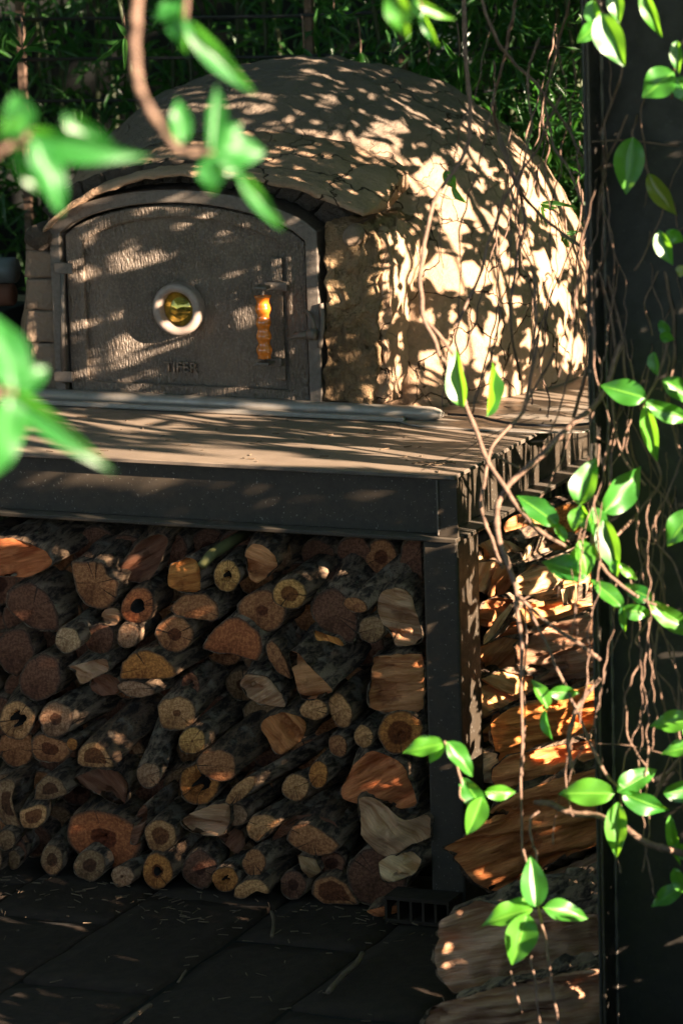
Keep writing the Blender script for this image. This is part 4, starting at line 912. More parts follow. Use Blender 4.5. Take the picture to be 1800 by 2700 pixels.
# blurred shoots close to the lens
s1 = stem([(-60, 420, .85, 16), (0, 400, .85, 15), (60, 368, .85, 12), (85, 345, .85, 8)], 'blurred young vine tip with four leaves at the left edge, upper of two', 'vine_shoot', jit=0)
leaf(s1, (60, 345), (-35, 330), 110, .84, .02, .5, 1); leaf(s1, (70, 350), (30, 245), 105, .86, 0, -.3, 1)
m1 = leaf(s1, (75, 350), (325, 430), 95, .85, -.02, .3, 3); leaf(s1, (85, 362), (180, 552), 100, .84, 0, -.4, 1); leaf(s1, (45, 380), (118, 520), 60, .86, 0, .5, 0)
leaf(s1, (170, 300), (322, 432), 70, .86, 0, .2, 3)
s2 = stem([(-80, 1100, .82, 16), (-20, 1040, .82, 14), (40, 1035, .82, 9)], 'blurred vine tip with broad leaves at the left edge, lower of two', 'vine_shoot', jit=0)
leaf(s2, (40, 1030), (-10, 815), 130, .82, 0, .3, 1); leaf(s2, (35, 1032), (120, 965), 90, .83, 0, -.3, 1); leaf(s2, (40, 1032), (240, 1222), 70, .82, -.02, .2, 3); leaf(s2, (20, 1040), (15, 1255), 125, .81, 0, -.5, 1); leaf(s2, (-10, 1020), (-40, 860), 120, .84, 0, 0, 0)
s3 = stem([(367, -60, 1.0, 15), (358, 60, 1.0, 15), (356, 140, .98, 14), (373, 247, .96, 13), (436, 350, .95, 12), (476, 396, .95, 10), (534, 402, .95, 8), (562, 402, .95, 5)], 'thick blurred vine branch hanging across the dome with fresh leaves', 'vine_shoot', jit=0)
leaf(s3, (478, 380), (474, 258), 62, .95, 0, .2, 1); leaf(s3, (556, 398), (576, 225), 62, .95, 0, .3, 0); leaf(s3, (560, 402), (698, 395), 105, .95, 0, -.2, 1); leaf(s3, (560, 400), (640, 330), 80, .96, 0, .3, 1); leaf(s3, (562, 410), (552, 512), 85, .94, 0, .4, 1); leaf(s3, (630, 452), (738, 608), 46, .94, 0, .1, 3); leaf(s3, (565, 405), (640, 462), 60, .95, 0, .1, 1)
s4 = stem([(500, -60, 1.05, 8), (492, 0, 1.05, 7), (488, 55, 1.05, 6)], 'blurred leaf pair dangling from the top edge left of centre', 'vine_shoot', jit=0)
leaf(s4, (488, 50), (655, 258), 66, 1.05, 0, .2, 3); leaf(s4, (480, 0), (468, 140), 95, 1.1, 0, .8, 1); leaf(s4, (470, 20), (400, 40), 60, 1.1, 0, .6, 1)
s5 = stem([(1060, -60, 1.35, 5), (1050, -20, 1.35, 5), (1045, 5, 1.35, 4)], 'pale blurred leaf hanging from the top edge above the dome', 'vine_shoot', jit=0)
leaf(s5, (1038, -40), (1062, 105), 70, 1.35, 0, .4, 1); leaf(s5, (1050, -10), (1010, 40), 40, 1.36, 0, .4, 1)
s6 = stem([(1080, -50, 1.6, 5), (1100, -10, 1.6, 5), (1118, 30, 1.6, 4)], 'small yellow-green leaf cluster at the top edge right of the dome apex', 'vine_shoot', jit=0)
leaf(s6, (1100, 0), (1192, 62), 30, 1.6, 0, .3, 3); leaf(s6, (1115, 30), (1140, 128), 28, 1.6, 0, .5, 3); leaf(s6, (1095, -15), (1110, 65), 30, 1.6, 0, .9, 0)

# stems crossing the dome and the bench
VG = 'woody vines climbing beside the oven'
v1 = stem([(1225, -40, 2.1, 9), (1225, 120, 2.08, 9), (1238, 280, 2.05, 9), (1225, 400, 2.05, 8), (1150, 520, 2.02, 8), (1118, 640, 2.0, 8), (1108, 740, 2.0, 9), (1115, 825, 2.0, 9), (1150, 915, 2.0, 8), (1178, 965, 2.0, 7)], 'long vine stem hanging over the dome with a sunlit elbow', group=VG)
v2 = stem([(1118, 835, 2.0, 6), (1165, 895, 2.0, 7), (1205, 960, 2.0, 8), (1228, 1070, 1.98, 9), (1285, 1210, 1.97, 9), (1355, 1325, 1.96, 9), (1430, 1405, 1.95, 8), (1500, 1445, 1.95, 7)], 'straight sunlit vine shoot slanting down past the bench corner', group=VG)
leaf(v2, (1222, 1075), (1196, 922), 58, 1.97, 0, -.4, 0); leaf(v2, (1283, 1098), (1288, 955), 34, 1.99, 0, .8, 2)
leaf(v2, (1470, 1385), (1366, 1302), 62, 1.95, 0, .2, 1); leaf(v2, (1490, 1428), (1462, 1372), 28, 1.95, 0, .3, 1); leaf(v2, (1550, 1518), (1432, 1474), 74, 1.94, 0, .3, 1); leaf(v2, (1527, 1520), (1540, 1418), 62, 1.95, 0, -.3, 0)
v3 = stem([(1640, 900, 1.98, 12), (1585, 1045, 1.98, 12), (1500, 1125, 1.97, 12), (1420, 1205, 1.97, 12), (1345, 1275, 1.97, 12), (1308, 1345, 1.97, 12), (1318, 1430, 1.97, 12), (1352, 1530, 1.96, 10), (1368, 1640, 1.96, 9), (1375, 1800, 1.96, 6), (1372, 2050, 1.96, 5), (1378, 2260, 1.96, 4)], 'thick dark vine trunk bending round the bench corner and hanging down', group=VG)
v4 = stem([(1420, 880, 2.1, 6), (1395, 1010, 2.08, 7), (1375, 1090, 2.05, 7), (1300, 1170, 2.02, 7), (1278, 1260, 2.0, 7), (1270, 1350, 2.0, 7), (1295, 1420, 2.0, 7), (1325, 1500, 2.0, 6)], 'thin vine looping down from the dome to the leg top', group=VG)
v5 = stem([(1365, 1570, 1.98, 8), (1440, 1640, 1.97, 7), (1530, 1700, 1.96, 9), (1580, 1740, 1.96, 8)], 'dark vine slanting to the right across the sunlit pile', group=VG)
v6 = stem([(1385, 1590, 2.0, 5), (1440, 1700, 2.0, 6), (1490, 1810, 1.98, 6), (1530, 1900, 1.97, 6), (1590, 2030, 1.96, 7), (1640, 2090, 1.95, 6)], 'speckled vine slanting down across the smooth brown block', group=VG)
leaf(v6, (1443, 1868), (1402, 1790), 40, 1.97, 0, .5, 0); leaf(v6, (1448, 1824), (1526, 1830), 40, 1.97, 0, .2, 1); leaf(v6, (1438, 1870), (1452, 1958), 30, 1.97, 0, .9, 0)
v7 = stem([(1580, 1790, 2.0, 9), (1520, 1870, 2.0, 10), (1498, 1960, 2.0, 10), (1510, 2040, 2.0, 8)], 'bowed dark branch curving in front of the pile', group=VG)
v8 = stem([(1170, 1955, 1.9, 5), (1200, 2010, 1.9, 5), (1215, 2060, 1.9, 5), (1210, 2095, 1.9, 4), (1235, 2120, 1.9, 4)], 'small vine sprig with green leaves in front of the leg', group=VG)
leaf(v8, (1170, 1962), (1060, 1975), 56, 1.88, 0, .4, 1); leaf(v8, (1176, 1955), (1253, 2044), 52, 1.88, 0, -.3, 1); leaf(v8, (1170, 1965), (1130, 2010), 40, 1.89, 0, .5, 0)
leaf(v8, (1218, 2052), (1280, 2150), 56, 1.9, 0, .3, 1); leaf(v8, (1270, 2100), (1232, 2202), 58, 1.9, 0, -.2, 0); leaf(v8, (1278, 2088), (1362, 2092), 42, 1.9, 0, .2, 1)
v9 = stem([(1378, 2240, 1.93, 5), (1400, 2320, 1.92, 6), (1418, 2398, 1.92, 6), (1440, 2500, 1.92, 6), (1455, 2600, 1.92, 6), (1475, 2740, 1.92, 6)], 'hanging vine bearing the four-leaf whorl low on the right', group=VG)
leaf(v9, (1410, 2393), (1398, 2255), 70, 1.9, 0, .1, 0); leaf(v9, (1402, 2396), (1264, 2426), 64, 1.9, 0, .5, 1); leaf(v9, (1388, 2408), (1350, 2547), 84, 1.88, 0, -.1, 0); leaf(v9, (1430, 2393), (1552, 2414), 58, 1.9, 0, -.3, 1); leaf(v9, (1395, 2392), (1345, 2368), 30, 1.92, 0, .5, 1)
v10 = stem([(1400, 2520, 1.93, 5), (1410, 2600, 1.93, 5), (1425, 2740, 1.93, 6)], 'short bare vine stem rising from the lower edge', group=VG, jit=5)
v11 = stem([(1345, 2560, 1.93, 4), (1360, 2620, 1.93, 5), (1375, 2670, 1.93, 3)], 'thin dry vine tip below the downward leaf', group=VG)
v12 = stem([(1420, 2140, 1.95, 5), (1398, 2160, 1.95, 6), (1402, 2220, 1.95, 5), (1412, 2260, 1.95, 5), (1420, 2390, 1.92, 5)], 'hooked vine stem rising to the grey branch', group=VG)
v13 = stem([(1410, 2115, 1.96, 10), (1450, 2120, 1.95, 13), (1510, 2145, 1.94, 13), (1570, 2150, 1.93, 12), (1640, 2180, 1.92, 13), (1700, 2220, 1.91, 13), (1760, 2240, 1.9, 14), (1840, 2260, 1.9, 14)], 'thick grey branch reaching across the post low on the right', group=VG)
leaf(v13, (1618, 2093), (1472, 2086), 74, 1.9, 0, .2, 1); leaf(v13, (1625, 2088), (1727, 2024), 60, 1.9, 0, -.2, 1); leaf(v13, (1627, 2115), (1623, 2262), 58, 1.88, 0, .1, 0); leaf(v13, (1640, 2090), (1760, 2150), 62, 1.9, 0, .4, 1); leaf(v13, (1765, 2150), (1782, 2288), 32, 1.9, 0, .2, 3); leaf(v13, (1748, 2092), (1860, 2078), 56, 1.9, 0, .2, 1)
leaf(v13, (1770, 2232), (1850, 2262), 44, 1.9, 0, .3, 1); leaf(v13, (1775, 2290), (1820, 2370), 50, 1.9, 0, .5, 1); leaf(v13, (1800, 2340), (1712, 2385), 50, 1.95, 0, .3, 1); leaf(v13, (1640, 2080), (1650, 2060), 30, 1.9, 0, .3, 1)
# the cluster over the pile, upper right
v14 = stem([(1545, 1290, 1.95, 5), (1590, 1352, 1.93, 6), (1560, 1420, 1.93, 7), (1600, 1510, 1.92, 7), (1660, 1560, 1.92, 7), (1712, 1590, 1.92, 6), (1760, 1600, 1.92, 6)], 'leafy vine twig with bright leaves overlapping the post', group=VG)
for a_ in (((1525, 1332), (1567, 1205), 72, -.3, 0), ((1590, 1352), (1698, 1236), 82, .3, 1), ((1530, 1330), (1562, 1410), 44, .6, 0), ((1560, 1335), (1578, 1430), 54, -.5, 0), ((1590, 1368), (1626, 1514), 62, .2, 0),
           ((1640, 1602), (1560, 1522), 46, .3, 1), ((1640, 1598), (1646, 1668), 20, .2, 0), ((1718, 1578), (1638, 1545), 46, -.2, 1), ((1632, 1606), (1722, 1622), 44, .3, 1), ((1712, 1588), (1850, 1690), 56, .2, 1),
           ((1630, 1485), (1678, 1532), 26, .2, 1), ((1625, 1475), (1622, 1522), 32, .6, 0), ((1525, 1425), (1552, 1520), 58, -.4, 0), ((1530, 1340), (1508, 1400), 44, .4, 0)):
    leaf(v14, a_[0], a_[1], a_[2], 1.92, 0, a_[3], a_[4])
v15 = stem([(1760, 900, 1.95, 6), (1735, 990, 1.93, 6), (1702, 1055, 1.92, 6), (1690, 1120, 1.92, 5)], 'vine twig with a pale broad leaf right of the bench', group=VG)
leaf(v15, (1702, 1050), (1584, 1014), 68, 1.9, 0, .1, 1); leaf(v15, (1702, 1058), (1830, 1120), 52, 1.9, 0, .3, 1); leaf(v15, (1745, 1000), (1840, 1062), 54, 1.9, 0, -.2, 1); leaf(v15, (1700, 1068), (1730, 1218), 44, 1.9, 0, .1, 0); leaf(v15, (1722, 928), (1730, 992), 34, 1.9, 0, .5, 0); leaf(v15, (1740, 880), (1775, 900), 32, 1.9, 0, .5, 1); leaf(v15, (1740, 845), (1762, 890), 30, 1.92, 0, .4, 1)
v16 = stem([(1830, 1300, 1.9, 5), (1812, 1350, 1.9, 5), (1830, 1420, 1.9, 5)], 'leaf sprig entering from the right edge at bench height', group=VG)
leaf(v16, (1825, 1350), (1752, 1435), 72, 1.88, 0, .3, 1)
v17 = stem([(1840, 1880, 1.9, 5), (1790, 1915, 1.9, 5), (1800, 1980, 1.9, 5)], 'leaf pair entering from the right edge above the grey branch', group=VG)
leaf(v17, (1830, 1900), (1712, 1906), 60, 1.88, 0, .3, 1); leaf(v17, (1830, 1968), (1742, 1980), 46, 1.88, 0, .4, 1); leaf(v17, (1800, 1920), (1850, 1950), 40, 1.88, 0, .4, 1)
v18 = stem([(1570, -50, 1.9, 6), (1580, 20, 1.88, 6), (1610, 60, 1.88, 5), (1640, 170, 1.9, 5), (1600, 300, 1.95, 6), (1560, 400, 1.98, 5)], 'vine with hanging pale-striped leaves at the top of the post', group=VG)
leaf(v18, (1562, 0), (1572, 80), 48, 1.8, 0, .5, 0); leaf(v18, (1572, 60), (1526, 114), 46, 1.8, 0, -.3, 1); leaf(v18, (1582, 35), (1642, 176), 80, 1.78, 0, .2, 0); leaf(v18, (1620, -30), (1630, 62), 46, 1.8, 0, .2, 0); leaf(v18, (1695, -30), (1728, 100), 42, 1.8, 0, .3, 3)
v19 = stem([(1830, 60, 1.85, 5), (1790, 130, 1.85, 5), (1775, 200, 1.85, 5), (1770, 260, 1.87, 5)], 'vine with a rounded shaded leaf near the top right corner', group=VG)
leaf(v19, (1775, 190), (1692, 252), 84, 1.84, 0, .2, 1); leaf(v19, (1780, 205), (1830, 270), 60, 1.84, 0, .2, 1); leaf(v19, (1784, 105), (1786, 195), 34, 1.84, 0, .3, 0)
v20 = stem([(1680, 300, 1.95, 5), (1668, 360, 1.93, 5), (1700, 440, 1.93, 5), (1712, 470, 1.93, 4)], 'vine bearing one large dark leaf and one yellowing leaf on the post', group=VG)
leaf(v20, (1668, 362), (1648, 512), 80, 1.9, 0, .1, 0); leaf(v20, (1708, 458), (1780, 570), 50, 1.9, 0, .2, 'y')
v21 = stem([(1800, 600, 1.9, 4), (1760, 640, 1.9, 4), (1745, 650, 1.9, 4)], 'small bright leaf pair at mid height on the right edge', group=VG)
leaf(v21, (1735, 608), (1770, 700), 46, 1.88, 0, .3, 0); leaf(v21, (1755, 610), (1800, 640), 40, 1.88, 0, .3, 1); leaf(v21, (1800, 700), (1790, 730), 30, 1.88, 0, .3, 'y')
v22 = stem([(1160, 430, 2.2, 3), (1175, 452, 2.2, 3), (1180, 462, 2.2, 3)], 'single lit leaf dangling in front of the dome crown', group=VG)
leaf(v22, (1172, 450), (1200, 500), 32, 2.2, 0, .2, 1); leaf(v22, (1195, 485), (1228, 540), 26, 2.2, 0, .9, 0)

# explicit twisting strands
EXP = [
 ([(1260, -30), (1300, 90), (1350, 160), (1420, 230), (1490, 330), (1540, 420)], 6), ([(1370, -30), (1345, 60), (1330, 150), (1300, 290), (1340, 420), (1380, 560), (1360, 700), (1345, 850), (1370, 1000)], 6),
 ([(1300, 260), (1310, 350), (1345, 450), (1400, 540), (1460, 600), (1530, 650)], 7), ([(1420, 100), (1390, 200), (1400, 330), (1370, 460), (1360, 600), (1400, 700), (1410, 850), (1395, 960)], 5),
 ([(1480, 250), (1440, 330), (1400, 420), (1330, 520), (1290, 640), (1250, 760), (1200, 860)], 6), ([(1540, 250), (1570, 330), (1600, 420), (1580, 520), (1560, 640), (1590, 760), (1620, 900), (1610, 1050), (1640, 1200), (1700, 1280)], 6),
 ([(1660, -30), (1650, 100), (1690, 220), (1650, 330), (1680, 450), (1640, 560), (1600, 700), (1630, 850), (1650, 1000), (1620, 1120)], 6), ([(1700, 100), (1680, 240), (1640, 330), (1600, 420), (1540, 470)], 5),
 ([(1800, 280), (1720, 290), (1640, 310), (1560, 330)], 5), ([(1545, 375), (1640, 370), (1740, 380), (1820, 390)], 4), ([(1730, -20), (1740, 150), (1720, 300), (1760, 420), (1730, 600), (1760, 760), (1780, 900), (1760, 1050), (1790, 1200)], 6),
 ([(1790, 300), (1760, 440), (1790, 560), (1740, 700), (1700, 800), (1720, 900), (1690, 1060)], 5), ([(1700, 1150), (1740, 1260), (1690, 1340), (1600, 1440), (1545, 1490)], 6), ([(1800, 1200), (1760, 1300), (1720, 1400), (1780, 1500), (1820, 1600)], 5),
 ([(1650, 1120), (1680, 1230), (1760, 1330), (1730, 1430), (1690, 1420), (1690, 1450), (1740, 1530), (1760, 1650)], 5), ([(1720, 1620), (1690, 1660), (1675, 1690), (1690, 1720), (1672, 1780), (1645, 1850), (1660, 1950), (1700, 2020), (1720, 2060)], 5),
 ([(1690, 1730), (1740, 1780), (1780, 1840), (1800, 1920)], 5), ([(1740, 1640), (1770, 1740), (1790, 1800), (1780, 1950), (1740, 2060)], 4), ([(1800, 1990), (1750, 2050), (1720, 2110)], 8), ([(1560, 1960), (1650, 1965), (1700, 1975), (1760, 1990)], 2),
 ([(1540, 480), (1580, 560), (1550, 700), (1580, 850), (1540, 1000), (1510, 1100)], 7), ([(1500, 0), (1470, 120), (1440, 240), (1450, 360), (1500, 450), (1540, 560)], 5), ([(1380, 1590), (1385, 1680), (1382, 1900), (1375, 2100)], 4), ([(1620, 1180), (1560, 1150), (1500, 1160), (1400, 1165)], 3), 
 ([(1345, 1600), (1420, 1560), (1520, 1535)], 3), ([(1505, 1500), (1515, 1600), (1505, 1700)], 2), ([(1460, 930), (1400, 1040), (1360, 1110), (1310, 1160)], 5), ([(1290, 1190), (1330, 1215), (1370, 1235)], 6), ([(1110, 1240), (1200, 1200), (1330, 1130), (1420, 1100)], 2),
]
GS = 'tangled bare vine strands on and around the post'
def place_words(x, y):
    h = 'over dome' if x < 1400 else 'before dome flank' if x < 1540 else 'on post left edge' if x < 1620 else 'on post middle' if x < 1710 else 'on post right half' if x < 1790 else 'at right frame edge'
    if y > 1130 and x < 1540: h = 'over split wood pile'
    return h
def height_words(y):
    return 'from the very top' if y < 0 else 'from near the top' if y < 250 else 'from door height' if y < 700 else 'from bench height' if y < 1200 else 'from below the bench' if y < 1700 else 'low down'
seen_labels = {}
def strand_label(pts):
    x0, y0, x1, y1 = pts[0][0], pts[0][1], pts[-1][0], pts[-1][1]
    w_ = pts[0][3]
    th = 'hair-thin' if w_ < 2.6 else 'thin' if w_ < 3.6 else 'wiry' if w_ < 5 else 'stout'
    ln = 'short' if abs(y1 - y0) < 350 else 'long' if abs(y1 - y0) > 750 else ''
    sl_ = 'level' if abs(y1 - y0) < 130 else 'leaning left' if x1 < x0 - 60 else 'leaning right' if x1 > x0 + 60 else 'hanging straight'
    return ' '.join(f'{ln} {th} strand {sl_} {place_words((x0 + x1) / 2, (y0 + y1) / 2)}, {height_words(min(y0, y1))}'.split())
for i, (pts, w_) in enumerate(EXP):
    dep = 1.98 + random.uniform(-.05, .08)
    q = [(x, y, dep + random.uniform(-.03, .03) + (.1 if x < 1500 else 0), w_ * random.uniform(.8, 1.15)) for x, y in pts]
    stem(q, strand_label(q), 'vine_strand', group=GS, jit=4)
for i in range(60):
    right = i < 44
    x = random.uniform(1560, 1830) if right else random.uniform(1260, 1560)
    y = random.uniform(-60, 1500) if right else random.uniform(-60, 500); pts = []
    ln = random.uniform(400, 1100); nseg = int(ln / 75); dx = random.uniform(-.2, .2)
    dep = 1.97 + random.uniform(-.08, .08) + (0 if right else .2)
    for k_ in range(nseg):
        dx += random.uniform(-.22, .22) - dx * .25; x += dx * 75 + random.uniform(-6, 6); y += 75 + random.uniform(-10, 10)
        if not right and y > 1120: break
        pts.append((x, y, dep + random.uniform(-.015, .015), random.uniform(1.6, 3.8)))
    if len(pts) > 3: stem(pts, strand_label(pts), 'vine_strand', group=GS, jit=5)

# ------------------------------------------------------------------ foliage fields
def seen(p, m=60):
    v = R.transposed() @ (Vector(p) - CAM)
    return v.z > 0 and -m < v.x / v.z * F + 900 < 1800 + m and -m < v.y / v.z * F + 1350 < 2700 + m
def blades(P, D, Nn, L, W, mat_name, parent, mat, name='foliage'):
    """many narrow leaves in one mesh: position, direction, normal, length, width"""
    n = len(P); X = np.cross(D, Nn); X /= np.linalg.norm(X, axis=1)[:, None] + 1e-9
    Nn = np.cross(X, D)
    L = L[:, None]; W = W[:, None]
    pts = [P, P + D * L * .35 - X * W * .5 + Nn * L * .04, P + D * L * .38 - Nn * L * .02, P + D * L * .35 + X * W * .5 + Nn * L * .04,
           P + D * L * .72 - X * W * .33 - Nn * L * .02, P + D * L * .74 - Nn * L * .07, P + D * L * .72 + X * W * .33 - Nn * L * .02, P + D * L - Nn * L * .2]
    V_ = np.stack(pts, 1).reshape(-1, 3)
    fb = np.array([[0, 1, 2, -1], [0, 2, 3, -1], [1, 4, 5, 2], [2, 5, 6, 3], [4, 7, 5, -1], [5, 7, 6, -1]])
    Fc = []
    for q in fb:
        q = q[q >= 0]; Fc.append((np.arange(n)[:, None] * 8 + q[None, :]).tolist())
    Fc = [tuple(a) for b in Fc for a in b]
    o = mesh_obj(name, V_, Fc, mat, parent, tuple(P[0]), True)
    o['kind'] = 'stuff'
    return o
def unit(a): return a / (np.linalg.norm(a, axis=1)[:, None] + 1e-9)

# bamboo behind the oven
BG = 'bamboo clumps behind the oven'
bspots = [(-2.5, 2.3, 'at the far left'), (-2.1, 2.15, 'second from the left'), (-1.75, 2.45, 'above the left shoulder of the dome'), (-1.4, 2.2, 'left of the dome crown'), (-1.0, 2.4, 'right behind the dome crown'),
          (-.75, 2.2, 'right of the dome crown'), (-.52, 2.08, 'on the sunny right shoulder of the dome'), (-.34, 2.05, 'next to the post, brightest'), (-.14, 2.03, 'half hidden by the post'), (-.6, 2.8, 'deep in shade at right'), (-2.3, 3.0, 'deep in shade at left'), (-1.5, 3.1, 'deep in shade at centre')]
for bi, (bx, by, where) in enumerate(bspots):
    T_ = empty('bamboo', (bx, by, -.02)); tag(T_, 'leafy bamboo clump ' + where, 'bamboo', BG)
    bases = []
    for c_ in range(5):
        x0, y0 = bx + random.uniform(-.22, .22), by + random.uniform(-.15, .15); lean = Vector((random.uniform(-.25, .25), random.uniform(-.35, .05), 0))
        pts = [(x0 + lean.x * t * t, y0 + lean.y * t * t, 2.5 * t) for t in np.linspace(0, 1, 9)]
        tube('culm', pts, [.010 * (1 - .6 * t) for t in np.linspace(0, 1, 9)], CULM, T_, 6)
        bases.append(pts)
    right = bx > -.8
    n = 1500 if right else 760
    P = []
    for _ in range(n // 6):
        b = random.choice(bases); t = random.uniform(.32, .85) * 8; i = min(7, int(t)); p = np.array(b[i]) * (1 - t + i) + np.array(b[i + 1]) * (t - i)
        c0 = p + np.array([random.gauss(0, .22), random.gauss(0, .16), random.gauss(0, .08)])
        for q_ in range(6): P.append(c0 + rng.normal(0, .035, 3))
    P = np.array(P); n = len(P)
    D = unit(rng.normal(0, 1, (n, 3)) * [.9, .8, .5] + [0.1, -.15, -.55]); Nn = unit(rng.normal(0, .6, (n, 3)) + [0, 0, 1])
    blades(P, D, Nn, rng.uniform(.07, .13, n), rng.uniform(.008, .014, n), '', T_, BAMBOO)
# a few clear bamboo sprays in front of the dome crown and right shoulder
BL = leaf_mesh('leaf', .12, .35, BAMBOO, .2)
def spray(px, py, d, tips, label, wd=15):
    o = stem([(px - 6, py - 90, d + .05, 3), (px, py - 40, d, 3), (px, py, d, 2.5)], label, 'bamboo_spray', 'bamboo', 'bamboo sprays hanging before the dome', jit=2)
    for tx, ty in tips:
        l_ = leaf(o, (px + random.uniform(-4, 4), py + random.uniform(-6, 6)), (tx, ty), wd, d, random.uniform(-.05, .05), random.uniform(-.6, .6), 0); l_.data = BL
    return o
spray(800, 128, 3.6, [(745, 215), (835, 200), (818, 190), (770, 190)], 'bamboo spray drooping over the top of the dome crown', 17)
spray(950, 140, 3.7, [(922, 230), (980, 200), (950, 190)], 'bamboo spray just right of the dome crown')
spray(880, 30, 3.6, [(845, 20), (905, 70), (930, 50), (850, 45), (925, 20)], 'bamboo spray high against the dark, right of centre')
spray(1130, 170, 3.7, [(1065, 210), (1140, 240), (1180, 215), (1100, 235)], 'bamboo spray on the right slope of the dome, upper')
spray(1210, 150, 3.6, [(1165, 110), (1215, 240), (1280, 230), (1165, 190), (1235, 245)], 'bamboo spray between two vine stems, top right')
spray(1430, 340, 3.5, [(1360, 290), (1490, 470), (1450, 440), (1400, 430), (1480, 320), (1510, 240)], 'bamboo spray at the right edge of the dome, lower', 17)
spray(1420, 540, 3.4, [(1450, 565), (1400, 530), (1430, 520), (1470, 550), (1440, 590), (1415, 575), (1530, 548)], 'bright bamboo rosette on the right shoulder of the dome', 12)
spray(1490, 620, 3.4, [(1470, 650), (1520, 640), (1500, 660), (1530, 610)], 'small bamboo rosette beside the post', 12)
spray(330, 100, 3.7, [(330, 180), (232, 108), (240, 175), (310, 60)], 'bamboo spray with a bent leaf, upper left', 15)
spray(60, 130, 3.6, [(150, 140), (20, 190), (100, 60), (10, 60), (90, 150)], 'bamboo spray in the upper left corner', 15)

# wire fence
WF = empty('wire_fence', (-1.4, 1.98, 0)); tag(WF, 'thin dark wire fence crossing in front of the bamboo', 'fence')
for (ya, yb) in ((52, 42), (158, 150), (268, 262)):
    a = ony(-60, ya, 1.97); b = ony(1560, yb - 30, 1.97)
    tube('wire', [tuple(a), tuple((a + b) / 2 + Vector((0, 0, -.01))), tuple(b)], .0045, WIRE, WF, 5)
for px_ in (804, 1050, 40):
    a = ony(px_, -120, 1.97); box('fence_post', a.x - .010, a.x + .010, 1.975, 1.99, 0, 2.3, STEM, WF, .001)
ub = box('stone_block', *(lambda a, b: (a.x, b.x, 3.4, 3.7, b.z, a.z))(ony(1020, 95, 3.4), ony(1150, 190, 3.4)), PALE, None, .03)
ub.scale = (1, 1, 1); tag(ub, 'pale stone block glimpsed behind the fence right of the crown', 'stone')
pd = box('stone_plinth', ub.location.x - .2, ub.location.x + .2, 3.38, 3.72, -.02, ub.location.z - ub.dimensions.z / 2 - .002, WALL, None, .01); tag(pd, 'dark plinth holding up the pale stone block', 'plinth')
zt = tube('zinc_drum', [tuple(ony(-90, 715, .9)), tuple(ony(40, 712, .9))], .03, GREY, None, 20); tag(zt, 'blurred grey zinc drum lying left of the oven', 'drum')
tt = tube('clay_pipe', [tuple(ony(-90, 782, .9)), tuple(ony(34, 776, .9))], .026, TERRA, None, 20); tag(tt, 'reddish clay pipe lying under the zinc drum', 'pipe')
sp_ = box('crate', ony(-120, 850, .9).x, ony(26, 850, .9).x, .86, 1.02, ZT + .001, ony(0, 815, .9).z, WALL, None, .004); tag(sp_, 'dark box under the clay pipe at the far left of the bench', 'box')

# unseen vine screen beyond the right edge, leaves placed to set the dapple
HS = empty('dapple_vine_screen', (1.5, .4, 0)); tag(HS, 'unseen vine screen right of the bench, leaf cover shaped to dapple the oven', 'hedge')
Sv = np.array(S); Av = np.array([.34, 1., 0.]); Av /= np.linalg.norm(Av); Bv = np.cross(Sv, Av)
def nz(a, b, s): return noise.noise(Vector((a * s, b * s, 3.3)))
def gap(a, b, thr, f=10.5, top=4.5):
    """clumped cover: open holes where the field is low, several leaves deep elsewhere"""
    q = nz(a, b, f) + .45 * nz(a + 3, b, f * 2.4)
    return 0.0 if q < thr else top * min(1.0, .35 + (q - thr) * 6)
def streak(a, b):
    u, v = a * .766 - b * .643, a * .643 + b * .766
    return gap(u * .5, v * 2.4, -.03, 13, 4)
def kind_of(a, b):
    if -.5 < a < .62 and b > .875 - .84 * a and .885 + .09 * a < b < 1.15: return 1      # toward the bench top: long leaves turned to throw streaks
    if .03 < a < .8 and .75 < b <= .885 + .09 * a: return 2                              # toward the side beam: hanging narrow leaves that stripe it
    if .03 < a < .36 and 1.15 <= b < 1.5: return 3
    return 0
def dens(a, b):
    """leaf cover of the screen, set per surface for the light wanted there"""
    if a > 1.45: return gap(a, b, -.10 if a < 2.3 else -.35, 6, 6)
    if a < -.55:
        if b < .22 or a > -.78: return 6.8
        if b < .30: return gap(a, b, -.1)
        return gap(a, b, .24, 9, 3.5)
    if a < .03:
        if b > .875 - .84 * a: return streak(a, b)
        if abs(b - (.768 - .84 * a)) < .028: return gap(a, b, .05)
        return 6.8
    if a < .045 and b < .9: return 5.0
    if .75 < b < .885 + .09 * a and a < .8: return gap(a * 2.0, b * .5, .06, 13, 4)
    if .8 < b < 1.15 and a < .62 and not (.355 < a < .43 and b > 1.04): return streak(a, b)
    if a < .15 and .22 < b <= .8: return gap(a, b, .10, 13)
    if .46 < b < .80 and a < .8: return gap(a, b, .22, 11)
    if b <= .46: return gap(a, b, -.26, 9, 6)
    if b > 1.60: return gap(a, b, -.21, 13)
    if b > 1.44 and a < .64: return gap(a, b, -.36, 12, 5)
    if .355 < a < .43 and b > 1.02: return gap(a, b, .16, 16, 3)
    if a < .36 and b > 1.0: return gap(a * .6, b * 1.9, .02, 12, 4)
    return gap(a, b, .10, 11)
cand = []; NC = 15000
areaA, areaB = (-1.3, 4.4), (-.25, 2.6)
unitarea = .00075
NC = int((areaA[1] - areaA[0]) * (areaB[1] - areaB[0]) / unitarea * 7.0)
ua = rng.uniform(*areaA, NC); ub_ = rng.uniform(*areaB, NC); uk = rng.uniform(0, 7.0, NC)
